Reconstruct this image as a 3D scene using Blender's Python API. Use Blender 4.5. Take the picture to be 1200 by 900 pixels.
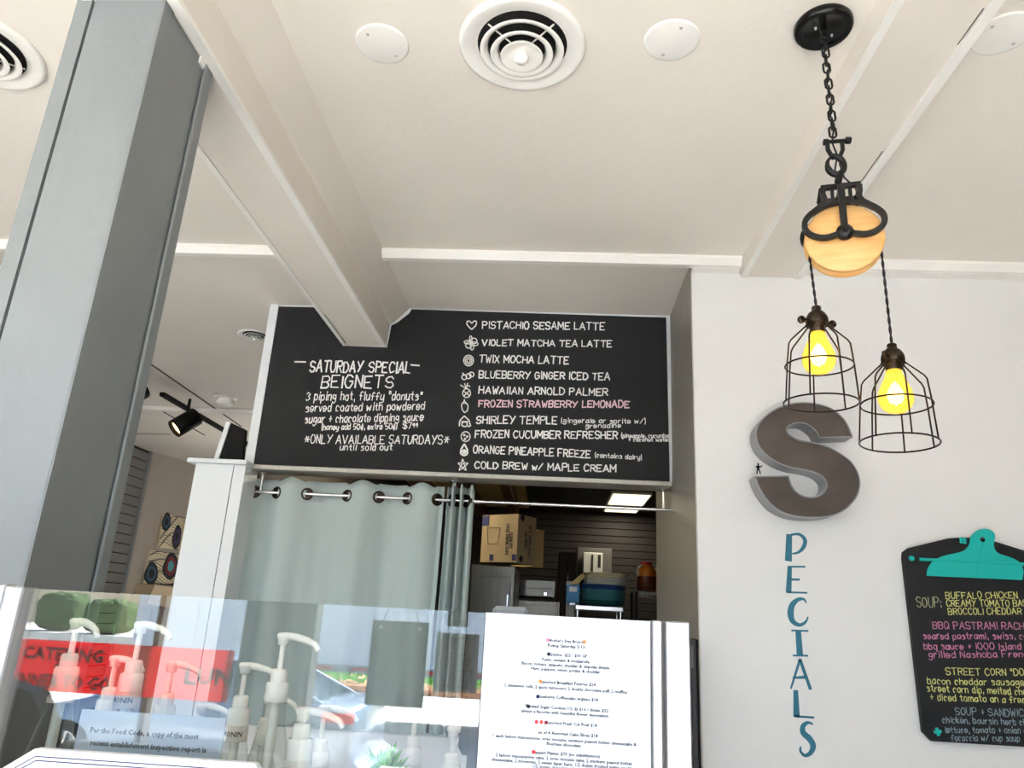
import bpy, math, random
from mathutils import Vector, Matrix, noise
C = bpy.context.scene.collection
PI = math.pi
random.seed(7)
for o in list(bpy.data.objects): bpy.data.objects.remove(o)

# ---------------------------------------------------------------- camera, from the photo's vanishing points (1200x900)
F = 866.08
vz = Vector((147, 2722, -F)).normalized()      # world up in camera axes
vy = Vector((45, -278, -F)).normalized()       # world depth in camera axes
vy = (vy - vz * vy.dot(vz)).normalized()
vx = vy.cross(vz)
R3 = Matrix((vx, vy, vz))
CAM = Vector((0, 0, 1.5))
cd = bpy.data.cameras.new('camera'); cam = bpy.data.objects.new('camera', cd); C.objects.link(cam)
cam.matrix_world = Matrix.Translation(CAM) @ R3.to_4x4()
cd.sensor_fit = 'HORIZONTAL'; cd.sensor_width = 36; cd.lens = F / 1200 * 36; cd.clip_start = .02; cd.clip_end = 300
bpy.context.scene.camera = cam
def ray(px, py): return R3 @ Vector((px - 600, 450 - py, -F))
def aY(px, py, Y): r = ray(px, py); return CAM + r * (Y / r.y)
def aZ(px, py, Z): r = ray(px, py); return CAM + r * ((Z - 1.5) / r.z)
GY = 1.0                                        # plane of the display-case glass
def mir(px, py, Yv): p = aY(px, py, Yv); return Vector((p.x, 2 * GY - p.y, p.z))   # real place of a thing seen mirrored in the case glass

# ---------------------------------------------------------------- world, sun, exposure
w = bpy.data.worlds.new('World'); bpy.context.scene.world = w; w.use_nodes = True
nt = w.node_tree; bg = nt.nodes['Background']
sky = nt.nodes.new('ShaderNodeTexSky'); sky.sky_type = 'NISHITA'; sky.sun_disc = False
sky.sun_elevation = math.radians(58); sky.sun_rotation = math.radians(150); sky.dust_density = 1.5; sky.air_density = 1.0
nt.links.new(sky.outputs[0], bg.inputs[0]); bg.inputs[1].default_value = 0.20
sl = bpy.data.lights.new('sun', 'SUN'); sl.energy = 10.5; sl.angle = .01; sl.color = (1, .98, .97)
so = bpy.data.objects.new('sun', sl); C.objects.link(so)
so.rotation_euler = Vector((.36, -.62, .80)).to_track_quat('Z', 'Y').to_euler()
vs = bpy.context.scene.view_settings
vs.view_transform = 'Standard'; vs.look = 'None'; vs.gamma = 1; vs.use_curve_mapping = False
vs.exposure = 2.55
for (px_, w_) in ((-3.5, 3.2), (.15, 3.2)):      # portals: only guide the sampling of daylight through the shop front
    pl = bpy.data.lights.new('portal', 'AREA'); pl.shape = 'RECTANGLE'; pl.size = w_; pl.size_y = 2.7; pl.cycles.is_portal = True
    po = bpy.data.objects.new('window_portal', pl); C.objects.link(po); po.location = (px_, -2.56, 1.5); po.rotation_euler = (PI / 2, 0, PI)
cy = bpy.context.scene.cycles
cy.max_bounces = 9; cy.diffuse_bounces = 6; cy.glossy_bounces = 4; cy.transparent_max_bounces = 16; cy.transmission_bounces = 6
cy.caustics_reflective = False; cy.caustics_refractive = False; cy.sample_clamp_indirect = 6
cy.use_denoising = True

# ---------------------------------------------------------------- materials
def lin(c): return tuple(((v / 255) / 12.92 if v <= 10 else ((v / 255 + .055) / 1.055) ** 2.4) for v in c) + (1,)
M = {}
def mat(name, col, rough=.6, metal=0, var=0, scale=8, bump=0, bscale=60, spec=.5, stretch=None, emit=None, es=0, coat=0, trans=0, alpha=1):
    m = bpy.data.materials.new(name); m.use_nodes = True; n = m.node_tree.nodes; l = m.node_tree.links
    b = n['Principled BSDF']; b.inputs['Base Color'].default_value = lin(col)
    b.inputs['Roughness'].default_value = rough; b.inputs['Metallic'].default_value = metal
    b.inputs['Specular IOR Level'].default_value = spec; b.inputs['Coat Weight'].default_value = coat
    b.inputs['Transmission Weight'].default_value = trans; b.inputs['Alpha'].default_value = alpha
    tc = n.new('ShaderNodeTexCoord'); mp = n.new('ShaderNodeMapping'); l.new(tc.outputs['Object'], mp.inputs[0])
    if stretch: mp.inputs['Scale'].default_value = stretch
    if var:
        t = n.new('ShaderNodeTexNoise'); t.inputs['Scale'].default_value = scale; t.inputs['Detail'].default_value = 5
        l.new(mp.outputs[0], t.inputs[0])
        r = n.new('ShaderNodeValToRGB'); l.new(t.outputs[0], r.inputs[0])
        a = lin(col); r.color_ramp.elements[0].position = .3; r.color_ramp.elements[1].position = .7
        r.color_ramp.elements[0].color = tuple(max(0, v * (1 - var)) for v in a[:3]) + (1,)
        r.color_ramp.elements[1].color = tuple(min(1, v * (1 + var)) for v in a[:3]) + (1,)
        l.new(r.outputs[0], b.inputs['Base Color'])
    if bump:
        t2 = n.new('ShaderNodeTexNoise'); t2.inputs['Scale'].default_value = bscale; t2.inputs['Detail'].default_value = 4
        l.new(mp.outputs[0], t2.inputs[0]); bp = n.new('ShaderNodeBump'); bp.inputs['Strength'].default_value = bump
        bp.inputs['Distance'].default_value = .01; l.new(t2.outputs[0], bp.inputs['Height']); l.new(bp.outputs[0], b.inputs['Normal'])
    if emit: b.inputs['Emission Color'].default_value = lin(emit); b.inputs['Emission Strength'].default_value = es
    M[name] = m; return m
mat('ceiling', (234, 228, 218), .55, var=.035, scale=1.3, bump=.12, bscale=45)
mat('beam', (230, 223, 213), .5, var=.03, scale=2, bump=.15, bscale=30)
mat('trim', (240, 238, 232), .4, var=.03, scale=6)
mat('wall', (226, 226, 223), .55, var=.02, scale=2, bump=.2, bscale=50)
mat('white_paint', (222, 226, 228), .5, var=.02, scale=6, bump=.1)
mat('column', (122, 127, 129), .38, var=.05, scale=5, bump=.18, bscale=25)
mat('gap', (10, 10, 10), .9)
mat('floor', (196, 194, 191), .45, var=.12, scale=3)
mat('chalkboard', (39, 40, 41), .75, var=.14, scale=2.2, bump=.06, spec=.25)
mat('chalk', (236, 236, 232), .9, var=.12, scale=120)
mat('chalk_pink', (230, 196, 204), .9, var=.12, scale=120)
mat('chalk_rose', (196, 124, 160), .9, var=.2, scale=120)
mat('chalk_yellow', (206, 206, 128), .9, var=.2, scale=120)
mat('chalk_blue', (126, 146, 154), .9, var=.25, scale=120)
mat('chalk_grey', (164, 166, 130), .9, var=.25, scale=120)
mat('board_black', (30, 31, 32), .6, var=.2, scale=5, spec=.3)
mat('teal', (0, 176, 168), .45)
mat('teal_paint', (38, 112, 134), .6, var=.1, scale=40)
mat('steel', (196, 196, 194), .28, metal=1, var=.06, scale=4, stretch=(40, 40, 1))
mat('steel_brushed', (172, 173, 175), .42, metal=1, var=.04, scale=6, stretch=(60, 60, 1))
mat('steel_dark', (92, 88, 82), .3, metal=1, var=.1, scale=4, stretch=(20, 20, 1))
mat('steel_wall', (176, 172, 162), .45, metal=.5, var=.08, scale=4, stretch=(20, 20, 1))
mat('rod', (222, 222, 220), .25, metal=1)
mat('black_metal', (7, 7, 7), .34, bump=.15, bscale=200, spec=.35)
mat('black_gloss', (5, 5, 5), .2, spec=.3)
mat('black_plastic', (22, 22, 23), .5)
mat('bronze', (52, 42, 32), .32, metal=.8, var=.2, scale=40)
mat('cage_wire', (38, 30, 24), .35, metal=.8)
mat('cord', (16, 16, 16), .8)
mat('curtain', (176, 190, 188), .9, var=.07, scale=350, bump=.3, bscale=500, stretch=(1, 1, .6))
mat('grommet', (58, 48, 42), .3, metal=.8)
mat('letter_metal', (84, 75, 68), .55, metal=.4, var=.25, scale=7)
mat('letter_side', (150, 152, 154), .4, metal=.6, var=.06, scale=10)
mat('slat', (112, 110, 106), .6, var=.06, scale=6)
mat('slat_gap', (40, 38, 36), .8)
mat('taupe_wall', (158, 148, 138), .7, var=.04)
mat('tan', (196, 176, 146), .7)
mat('lampblack', (6, 6, 6), .6, spec=.2)
mat('lampwarm', (255, 214, 150), .5, emit=(255, 200, 120), es=2.5)
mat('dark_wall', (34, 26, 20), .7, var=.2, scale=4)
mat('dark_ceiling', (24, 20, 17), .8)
mat('cardboard', (168, 148, 114), .8, var=.06, scale=10)
mat('cardboard_light', (204, 178, 120), .8, var=.06, scale=10)
mat('ink', (38, 34, 40), .8)
mat('ink_blue', (44, 48, 98), .8)
mat('white_plate', (222, 220, 210), .35)
mat('cream_plate', (226, 216, 180), .35)
mat('blue_plate', (38, 78, 140), .35)
mat('teal_plate', (88, 152, 160), .35)
mat('green_plate', (20, 104, 98), .35)
mat('box_blue', (74, 140, 190), .6)
mat('red', (204, 36, 40), .5)
mat('orange_sauce', (224, 128, 44), .35)
mat('brown_sauce', (110, 50, 24), .35)
mat('paper', (196, 203, 213), .6)
mat('paper_ink', (30, 32, 38), .7)
mat('navy', (30, 34, 84), .6)
mat('pump_white', (246, 246, 240), .3)
mat('bottle_label', (222, 216, 204), .5)
mat('plant', (112, 190, 70), .6, var=.3, scale=60)
mat('grey_plastic', (120, 124, 126), .5)
mat('asphalt', (182, 181, 178), .9, var=.1, scale=5)
mat('concrete', (216, 212, 203), .9, var=.06, scale=3)
mat('yellow_line', (230, 190, 60), .8)
mat('mulch', (170, 120, 84), .95, var=.3, scale=30)
mat('hedge', (62, 88, 40), .9, var=.7, scale=7, bump=1, bscale=14)
mat('hedge_olive', (92, 98, 56), .9, var=.6, scale=9, bump=1, bscale=14)
mat('trailer', (236, 240, 244), .45)
mat('trailer_grey', (150, 152, 156), .6)
mat('tyre', (22, 22, 22), .8)
mat('car_paint', (150, 168, 190), .25, metal=.5, coat=.6)
mat('car_glass', (40, 60, 76), .08, spec=.8)
mat('tail_light', (200, 24, 30), .25)
mat('frame_dark', (84, 80, 76), .6)
mat('shop_dark', (78, 80, 80), .7)
mat('granite', (206, 206, 202), .4, var=.2, scale=80)
mat('canvas', (214, 200, 168), .8)
mat('agate_black', (18, 20, 26), .5); mat('agate_blue', (44, 74, 96), .5); mat('agate_purple', (66, 44, 84), .5)
mat('agate_red', (112, 22, 34), .5); mat('agate_teal', (70, 150, 152), .5)
mat('asphalt_dark', (60, 60, 62), .9)
# wood with rings
def wood(name, a, b, sc, rough=.45):
    m = mat(name, a, rough); n = m.node_tree.nodes; l = m.node_tree.links
    tc = n.new('ShaderNodeTexCoord'); mp = n.new('ShaderNodeMapping'); mp.inputs['Scale'].default_value = sc
    t = n.new('ShaderNodeTexNoise'); t.inputs['Scale'].default_value = 3; t.inputs['Detail'].default_value = 6
    r = n.new('ShaderNodeValToRGB'); r.color_ramp.elements[0].color = lin(a); r.color_ramp.elements[1].color = lin(b)
    r.color_ramp.elements[0].position = .35; r.color_ramp.elements[1].position = .65
    l.new(tc.outputs['Object'], mp.inputs[0]); l.new(mp.outputs[0], t.inputs[0]); l.new(t.outputs[0], r.inputs[0])
    l.new(r.outputs[0], n['Principled BSDF'].inputs['Base Color'])
wood('pulley_wood', (212, 160, 94), (226, 180, 116), (3, 3, 30))
wood('rafter', (96, 62, 34), (124, 84, 46), (2, 2, 20))
def thin_fresnel(n, l, ior):           # thin pane: both faces reflect like the outer one
    f = n.new('ShaderNodeFresnel'); g = n.new('ShaderNodeNewGeometry'); m = n.new('ShaderNodeMath'); m.operation = 'MULTIPLY_ADD'
    m.inputs[1].default_value = 1 / ior - ior; m.inputs[2].default_value = ior; l.new(g.outputs['Backfacing'], m.inputs[0]); l.new(m.outputs[0], f.inputs[0])
    return f
# amber bulb glass: thin glowing glass the filament shows through
def bulbmat():
    m = bpy.data.materials.new('bulb_glass'); m.use_nodes = True; n = m.node_tree.nodes; l = m.node_tree.links; n.clear()
    o = n.new('ShaderNodeOutputMaterial'); e = n.new('ShaderNodeEmission'); e.inputs[0].default_value = lin((255, 205, 70)); e.inputs[1].default_value = .36
    t = n.new('ShaderNodeBsdfTransparent'); t.inputs[0].default_value = (1, .86, .5, 1)
    mx = n.new('ShaderNodeMixShader'); mx.inputs[0].default_value = .55
    l.new(t.outputs[0], mx.inputs[1]); l.new(e.outputs[0], mx.inputs[2])
    g = n.new('ShaderNodeBsdfGlossy'); g.inputs['Roughness'].default_value = .15
    f = thin_fresnel(n, l, 1.15); m2 = n.new('ShaderNodeMixShader'); l.new(f.outputs[0], m2.inputs[0])
    l.new(mx.outputs[0], m2.inputs[1]); l.new(g.outputs[0], m2.inputs[2]); l.new(m2.outputs[0], o.inputs[0]); M['bulb_glass'] = m
bulbmat()
mat('filament', (255, 255, 255), emit=(255, 226, 160), es=1.6)
mat('panel_light', (255, 255, 240), emit=(255, 244, 206), es=.32)
def glassmat(name, ior, tint=(.97, .985, .98, 1)):
    m = bpy.data.materials.new(name); m.use_nodes = True; n = m.node_tree.nodes; l = m.node_tree.links; n.clear()
    o = n.new('ShaderNodeOutputMaterial'); t = n.new('ShaderNodeBsdfTransparent'); t.inputs[0].default_value = tint
    g = n.new('ShaderNodeBsdfGlossy'); g.inputs['Roughness'].default_value = 0
    f = thin_fresnel(n, l, ior)
    mx = n.new('ShaderNodeMixShader'); l.new(f.outputs[0], mx.inputs[0]); l.new(t.outputs[0], mx.inputs[1]); l.new(g.outputs[0], mx.inputs[2])
    l.new(mx.outputs[0], o.inputs[0]); M[name] = m
glassmat('case_glass', 2.0, (.91, .925, .92, 1)); glassmat('window_glass', 1.3); glassmat('bottle_glass', 1.45, (.93, .94, .92, 1))
def vinyl():
    m = bpy.data.materials.new('red_vinyl'); m.use_nodes = True; n = m.node_tree.nodes; l = m.node_tree.links; n.clear()
    o = n.new('ShaderNodeOutputMaterial'); d = n.new('ShaderNodeBsdfDiffuse'); d.inputs[0].default_value = lin((196, 22, 48))
    tl = n.new('ShaderNodeBsdfTranslucent'); tl.inputs[0].default_value = lin((206, 28, 56))
    mx = n.new('ShaderNodeMixShader'); mx.inputs[0].default_value = .7; l.new(d.outputs[0], mx.inputs[1]); l.new(tl.outputs[0], mx.inputs[2])
    tr = n.new('ShaderNodeBsdfTransparent'); tr.inputs[0].default_value = (.85, .02, .06, 1); m3 = n.new('ShaderNodeMixShader'); m3.inputs[0].default_value = .22
    l.new(mx.outputs[0], m3.inputs[1]); l.new(tr.outputs[0], m3.inputs[2]); l.new(m3.outputs[0], o.inputs[0]); M['red_vinyl'] = m
vinyl()

# ---------------------------------------------------------------- mesh helpers
class MB:
    def __init__(s): s.v = []; s.f = []; s.sm = []
    def add(s, vs_, fs, smooth=False):
        k = len(s.v); s.v += [Vector(p) for p in vs_]; s.f += [[i + k for i in f] for f in fs]; s.sm += [smooth] * len(fs); return s
    def box(s, lo, hi, rot=None):
        (a, b, c), (d, e, f) = lo, hi
        P = [Vector(p) for p in ((a, b, c), (d, b, c), (d, e, c), (a, e, c), (a, b, f), (d, b, f), (d, e, f), (a, e, f))]
        if rot:
            m = sum(P, Vector()) / 8; P = [m + rot @ (p - m) for p in P]
        return s.add(P, [(3, 2, 1, 0), (4, 5, 6, 7), (0, 1, 5, 4), (1, 2, 6, 5), (2, 3, 7, 6), (3, 0, 4, 7)])
    def bbox(s, lo, hi, b=.004):       # box with chamfered edges along its longest axis kept cheap: all 12 edges
        (x0, y0, z0), (x1, y1, z1) = lo, hi
        P = []
        for z, i in ((z0, b), (z0 + b, 0), (z1 - b, 0), (z1, b)):
            for (x, y) in ((x0 + b + (0 if i == 0 else 0), y0 + i), (x1 - b, y0 + i), (x1 - i, y0 + b), (x1 - i, y1 - b), (x1 - b, y1 - i), (x0 + b, y1 - i), (x0 + i, y1 - b), (x0 + i, y0 + b)): P.append((x, y, z))
        fs = [tuple(range(7, -1, -1)), tuple(range(24, 32))]
        for r in range(3):
            for k in range(8): fs.append((r * 8 + k, r * 8 + (k + 1) % 8, r * 8 + 8 + (k + 1) % 8, r * 8 + 8 + k))
        return s.add(P, fs)
    def tube(s, path, r, n=8, closed=False, smooth=True):
        path = [Vector(p) for p in path]; N = len(path); rr = r if isinstance(r, (list, tuple)) else [r] * N
        k = len(s.v); up = None; ring = []
        for i, p in enumerate(path):
            t = (path[(i + 1) % N] - path[i - 1]) if closed else (path[min(i + 1, N - 1)] - path[max(i - 1, 0)])
            t.normalize()
            if up is None: up = t.orthogonal().normalized()
            up = (up - t * up.dot(t)); up = up.normalized() if up.length > 1e-6 else t.orthogonal().normalized()
            b = t.cross(up)
            ring += [p + (up * math.cos(a) + b * math.sin(a)) * rr[i] for a in [2 * PI * j / n for j in range(n)]]
        fs = []
        for i in range(N if closed else N - 1):
            for j in range(n): fs.append((i * n + j, i * n + (j + 1) % n, ((i + 1) % N) * n + (j + 1) % n, ((i + 1) % N) * n + j))
        s.add(ring, fs, smooth)
        if not closed: s.add(ring[:n], [tuple(range(n - 1, -1, -1))]); s.add(ring[-n:], [tuple(range(n))])
        return s
    def lathe(s, prof, o=(0, 0, 0), n=32, rot=None, smooth=True, ax='z'):
        o = Vector(o); P = []
        for (r, h) in prof:
            for j in range(n):
                a = 2 * PI * j / n; q = Vector((r * math.cos(a), r * math.sin(a), h))
                if ax == 'y': q = Vector((q.x, h, -q.y)) if False else Vector((r * math.cos(a), h, r * math.sin(a)))
                if ax == 'x': q = Vector((h, r * math.cos(a), r * math.sin(a)))
                P.append(o + (rot @ q if rot else q))
        fs = [(i * n + j, i * n + (j + 1) % n, (i + 1) * n + (j + 1) % n, (i + 1) * n + j) for i in range(len(prof) - 1) for j in range(n)]
        return s.add(P, fs, smooth)
    def prism(s, pts, d):              # closed outline of 3D points extruded by vector d
        n = len(pts); pts = [Vector(p) for p in pts]; d = Vector(d)
        s.add(pts + [p + d for p in pts], [tuple(range(n)), tuple(range(2 * n - 1, n - 1, -1))] + [((i + 1) % n, i, n + i, n + (i + 1) % n) for i in range(n)]); return s
    def ribbon(s, pts, ws, nrm, t):    # flat stroke of varying width, thickness t along nrm
        pts = [Vector(p) for p in pts]; nrm = Vector(nrm).normalized(); L = []; Rr = []
        for i, p in enumerate(pts):
            d = (pts[min(i + 1, len(pts) - 1)] - pts[max(i - 1, 0)]); sd = d.cross(nrm).normalized() * ws[i] / 2
            L.append(p + sd); Rr.append(p - sd)
        for i in range(len(pts) - 1): s.prism([L[i], L[i + 1], Rr[i + 1], Rr[i]], nrm * t)
        return s
    def build(s, name, m, parent=None, world=False, label=None, cat=None, group=None, kind=None, fix=True):
        me = bpy.data.meshes.new(name); me.from_pydata([tuple(v) for v in s.v], [], s.f)
        for i, q in enumerate(s.sm): me.polygons[i].use_smooth = q
        if fix:
            import bmesh
            bm = bmesh.new(); bm.from_mesh(me); bmesh.ops.recalc_face_normals(bm, faces=bm.faces); bm.to_mesh(me); bm.free()
        me.materials.append(M[m]); o = bpy.data.objects.new(name, me); C.objects.link(o)
        if parent: adopt(o, parent, world)
        tag(o, label, cat, group, kind); return o
def rootloc(p):
    return (rootloc(p.parent) if p.parent else Vector()) + p.location if not p.parent else rootloc(p.parent)
def adopt(o, parent, world=True):
    o.parent = parent
    if world: o.matrix_parent_inverse = Matrix.Translation(-rootloc(parent))
    if world and parent.parent: o.matrix_parent_inverse = Matrix.Identity(4)
def tag(o, label=None, cat=None, group=None, kind=None):
    if label: o['label'] = label
    if cat: o['category'] = cat
    if group: o['group'] = group
    if kind: o['kind'] = kind
    return o
def empty(name, loc, label, cat, group=None):
    o = bpy.data.objects.new(name, None); C.objects.link(o); o.location = loc; o.empty_display_size = .05
    return tag(o, label, cat, group)
def struct(name, mb, m, parent=None): return mb.build(name, m, parent, True, kind=None if parent else 'structure')
def copy_tree(o, parent=None):
    c = o.copy(); C.objects.link(c)
    if parent: c.parent = parent
    for ch in list(o.children): copy_tree(ch, c)
    return c
def box(lo, hi): return MB().box(lo, hi)
def circ(c, r, n=24, u=Vector((1, 0, 0)), v=Vector((0, 0, 1)), ph=0): c = Vector(c); return [c + u * r * math.cos(2 * PI * i / n + ph) + v * r * math.sin(2 * PI * i / n + ph) for i in range(n)]
def smooth_pts(P, k=4, closed=False):
    P = [Vector(p) for p in P]; n = len(P); out = []
    for i in range(n if closed else n - 1):
        g = (lambda j: P[j % n]) if closed else (lambda j: P[max(0, min(n - 1, j))])
        a, b, c, d = g(i - 1), g(i), g(i + 1), g(i + 2)
        for q in range(k):
            t = q / k; out.append(.5 * ((2 * b) + (c - a) * t + (2 * a - 5 * b + 4 * c - d) * t * t + (3 * b - a - 3 * c + d) * t ** 3))
    if not closed: out.append(P[-1])
    return out
def stext(s, width, center, name, m, parent, height=None, flip=False, bold=.02):       # typeset lettering as a mesh facing -Y (flip: facing +Y)
    cu = bpy.data.curves.new('t', 'FONT'); cu.body = s; cu.resolution_u = 1; cu.extrude = .01; cu.offset = bold
    ob = bpy.data.objects.new('t', cu); C.objects.link(ob); bpy.context.view_layer.update()
    me = bpy.data.meshes.new_from_object(ob.evaluated_get(bpy.context.evaluated_depsgraph_get())); bpy.data.objects.remove(ob)
    xs = [v.co.x for v in me.vertices]; ys = [v.co.y for v in me.vertices]
    x0, x1 = min(xs), max(xs); k = width / (x1 - x0); kv = height / (max(ys) - min(ys)) if height else k; ym = .35
    sg = -1 if flip else 1
    for v in me.vertices: v.co = Vector((sg * (v.co.x - (x0 + x1) / 2) * k, -sg * v.co.z * .03, (v.co.y - ym) * kv)) + Vector(center)
    me.materials.append(M[m]); o = bpy.data.objects.new(name, me); C.objects.link(o)
    if parent: adopt(o, parent)
    return o

# ---------------------------------------------------------------- hand-lettering: a single-stroke alphabet
G = {}
for ln in '''A 024882 2464|B 02085877765505 5574735202|C 7758280604225273|D 02084876744202|E 78080272 0555|F 780802 0555|G 77582806042252747545|H 0802 7872 0575|I 1812|J 5853321203|K 0802 680562|L 080262|M 0208448882|N 02086268|O 280604225274765828|P 02085877765505|Q 280604225274765828 4482|R 02085877765505 3572|S 775828070625557473522203|T 0888 4842|U 080422527478|V 084288|W 0822466288|X 0872 7802|Y 0845 8822|Z 08780272|a 562604031232545652|b 0802 0526465453422203|c 553616041232|d 553616041232535852|e 0454553616050312324353|f 57482722 0545|g 55361604133354 5651301001|h 0802 0526465552|i 1612 1817|j 262110 2827|k 0802 460452|l 1812|m 0602 0526364542 4566768582|n 0602 0526465552|o 260503224253554626|p 0600 0526465453422203|q 5650 553616041232|r 0602 042646|s 5536161544534212|t 282342 0646|u 060312325456 5652|v 062246|w 0612355276|x 0652 5602|y 060322435651 513010|z 06560252|0 280604225274765828|1 1812|2 072857660272|3 07285756355453221203|4 480464 5852|5 6808054564634212|7 086822|9 6536151738585652|$ 775828070625557473522203 4941|, 1311|. 1213|" 1816 3836|' 1816|- 0555|_ 0595|+ 3733 1555|/ 0268|( 29171321|) 09171301|* 0585 2367 6327|: 1615 1312|¢ 56260403123254 3831|& 7216273746151322 5274'''.split('|'):
    G[ln[0]] = [[(int(q[i]), int(q[i + 1])) for i in range(0, len(q), 2)] for q in ln[2:].split()]
def hand(s, P0, P1, cap, w, m, parent, nrm=Vector((0, -1, 0)), jit=.35):
    """write string s from P0 to P1 (baseline ends, world), cap height in metres"""
    P0 = Vector(P0); P1 = Vector(P1); e = (P1 - P0); L = e.length; e.normalize(); up = Vector((0, 0, 1)); mb = MB()
    x = 0; items = []
    for ch in s:
        if ch == ' ': x += 5; continue
        g = G.get(ch) or G['-']; items.append((x, g)); x += max(p[0] for q in g for p in q) + 2.6
    x -= 2.6; kx = L / x; ky = cap / 6
    for (x0, g) in items:
        dy = random.uniform(-jit, jit) * .6; sl_ = random.uniform(-.04, .08); sc = random.uniform(.93, 1.07)
        for q in g:
            pts = [P0 + e * ((x0 + (a + random.uniform(-.25, .25)) + sl_ * b) * kx) + up * (((b - 2) * sc + dy + random.uniform(-.2, .2)) * ky) for (a, b) in q]
            ww = w * random.uniform(.85, 1.15)
            for a, b in zip(pts, pts[1:]):
                d = (b - a).normalized() * w * .35
                mb.ribbon([a - d, b + d], [ww, ww], nrm, random.uniform(.0005, .0014))
    return mb.build('lettering', m, parent, True, fix=False)

# ================================================================ THE SETTING
H = 3.04; BY = 3.58
XL, XR, FY = -7.0, 3.6, -2.5
struct('floor', box((XL, FY, -.1), (XR, 13.2, 0)), 'floor')
struct('ceiling', box((XL, FY - .2, H), (XR, 13.2, H + .35)), 'ceiling')
struct('wall_right', box((XR, FY, 0), (XR + .15, 9.2, H)), 'taupe_wall')
struct('wall_left', box((XL - .15, FY, 0), (XL, 13.2, H)), 'wall')
struct('wall_back', box((XL, 13.05, 0), (XR, 13.2, H)), 'taupe_wall')
wall = struct('wall_specials', box((.57, 3.0, 0), (XR, 3.12, H)), 'wall')
struct('wall_jamb', box((.565, 3.12, 0), (.70, 4.16, H)).box((.565, 3.001, 0), (.5695, 3.12, H)), 'steel_wall')
# ceiling covering above the pass-through return
# beams (left: deep moulded beam over the column; right: shallow boxed beam)
def run(prof, y0, y1): return MB().prism([(x, y0, z) for x, z in prof], (0, y1 - y0, 0))
lb = struct('trim_1', run([(-1.13, 2.82), (-.905, 2.82), (-.897, 2.945), (-.882, 2.952), (-.80, 3.04), (-1.13, 3.04)], FY, BY), 'beam')
run([(-.93, 2.816), (-.903, 2.816), (-.903, 2.83), (-.93, 2.83)], FY, BY - .002).build('edge_strip', 'trim', lb, True)
run([(-1.132, 2.816), (-1.112, 2.816), (-1.112, 2.83), (-1.132, 2.83)], FY, BY - .002).build('edge_strip', 'trim', lb, True)
MB().tube([(-1.107, 3.16, 2.8165), (-1.108, 3.4, 2.8165)], .0014, 5).build('crack', 'gap', lb, True); MB().tube([(-1.108, 3.44, 2.8165), (-1.107, 3.53, 2.8165)], .0014, 5).build('crack', 'gap', lb, True)
rb = struct('trim_2', run([(.784, 2.986), (1.04, 2.986), (1.045, 3.04), (.77, 3.04)], FY, 2.998), 'beam')
run([(.785, 2.981), (.808, 2.981), (.808, 2.987), (.785, 2.987)], FY, 2.997).build('edge_strip', 'trim', rb, True)
run([(1.012, 2.98), (1.043, 2.98), (1.043, 2.99), (1.012, 2.99)], FY, 2.997).build('edge_strip', 'trim', rb, True)
for ya, yb in ((1.5, 1.62), (2.08, 2.26), (2.36, 2.44)): MB().tube([(1.009, ya, 2.9855), (1.008, yb, 2.9855)], .0014, 5).build('crack', 'gap', rb, True)
# cornice running across the ceiling
def cornice(n, x0, x1, y=2.93):
    o = struct('trim_%d' % n, MB().prism([(x0, y, H), (x0, y - .022, H), (x0, y - .022, H - .012), (x0, y - .002, H - .038), (x0, y + .03, H - .038), (x0, y + .03, H)], (x1 - x0, 0, 0)), 'trim')
cornice(3, XL, -1.13); cornice(4, -.803, .771); cornice(5, 1.045, XR)
# soffit board behind the cornice on the specials wall
struct('trim_6', box((1.045, 2.95, H - .04), (XR, 3.0, H)), 'trim')
struct('trim_7', box((.57, 2.95, H - .04), (.771, 3.0, H)), 'trim')
# far ceiling trims and seams in the room at the left
for i, (y, x0, x1) in enumerate(((5.78, -4.4, -1.8), (8.6, -4.1, -1.9))):
    struct('trim_%d' % (8 + i), box((x0, y, H - .03), (x1, y + .06, H)), 'trim')
sm_ = MB()
for (a, b) in (((173, 424), (283, 500)), ((187, 480), (240, 510)), ((155, 508), (200, 509)), ((208, 550), (230, 557))):
    p, q = aZ(*a, H), aZ(*b, H); d = (q - p).normalized().cross(Vector((0, 0, 1))) * .008
    sm_.prism([p + d, q + d, q - d, p - d], (0, 0, -.002))
sm_.build('trim_10', 'slat_gap', kind='structure')
# slatted side wall and angled art wall in the far left room
Cx, Cy = -4.42, 7.75
sw = struct('wall_slatted', box((Cx - .12, 3.9, 0), (Cx - .012, Cy, H)), 'slat_gap')
for k in range(26):
    z = H - .02 - (k + 1) * .098
    MB().bbox((Cx - .02, 3.9, z), (Cx, Cy - .03, z + .088), .003).build('slat', 'slat', sw, True)
box((Cx - .01, Cy - .06, 0), (Cx + .02, Cy - .02, H)).build('corner_post', 'column', sw, True)
dv = Vector((.428, .904, 0)); nv = Vector((.904, -.428, 0))
P = Vector((Cx - .01, Cy - .02, 0))
aw = struct('wall_art', MB().prism([P, P + dv * 5.8, P + dv * 5.8 - nv * .1, P - nv * .1], (0, 0, H)), 'taupe_wall')
def onart(px, py):                              # point on the art wall
    r = ray(px, py); t = (P - CAM).dot(nv) / r.dot(nv); return CAM + r * t
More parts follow.
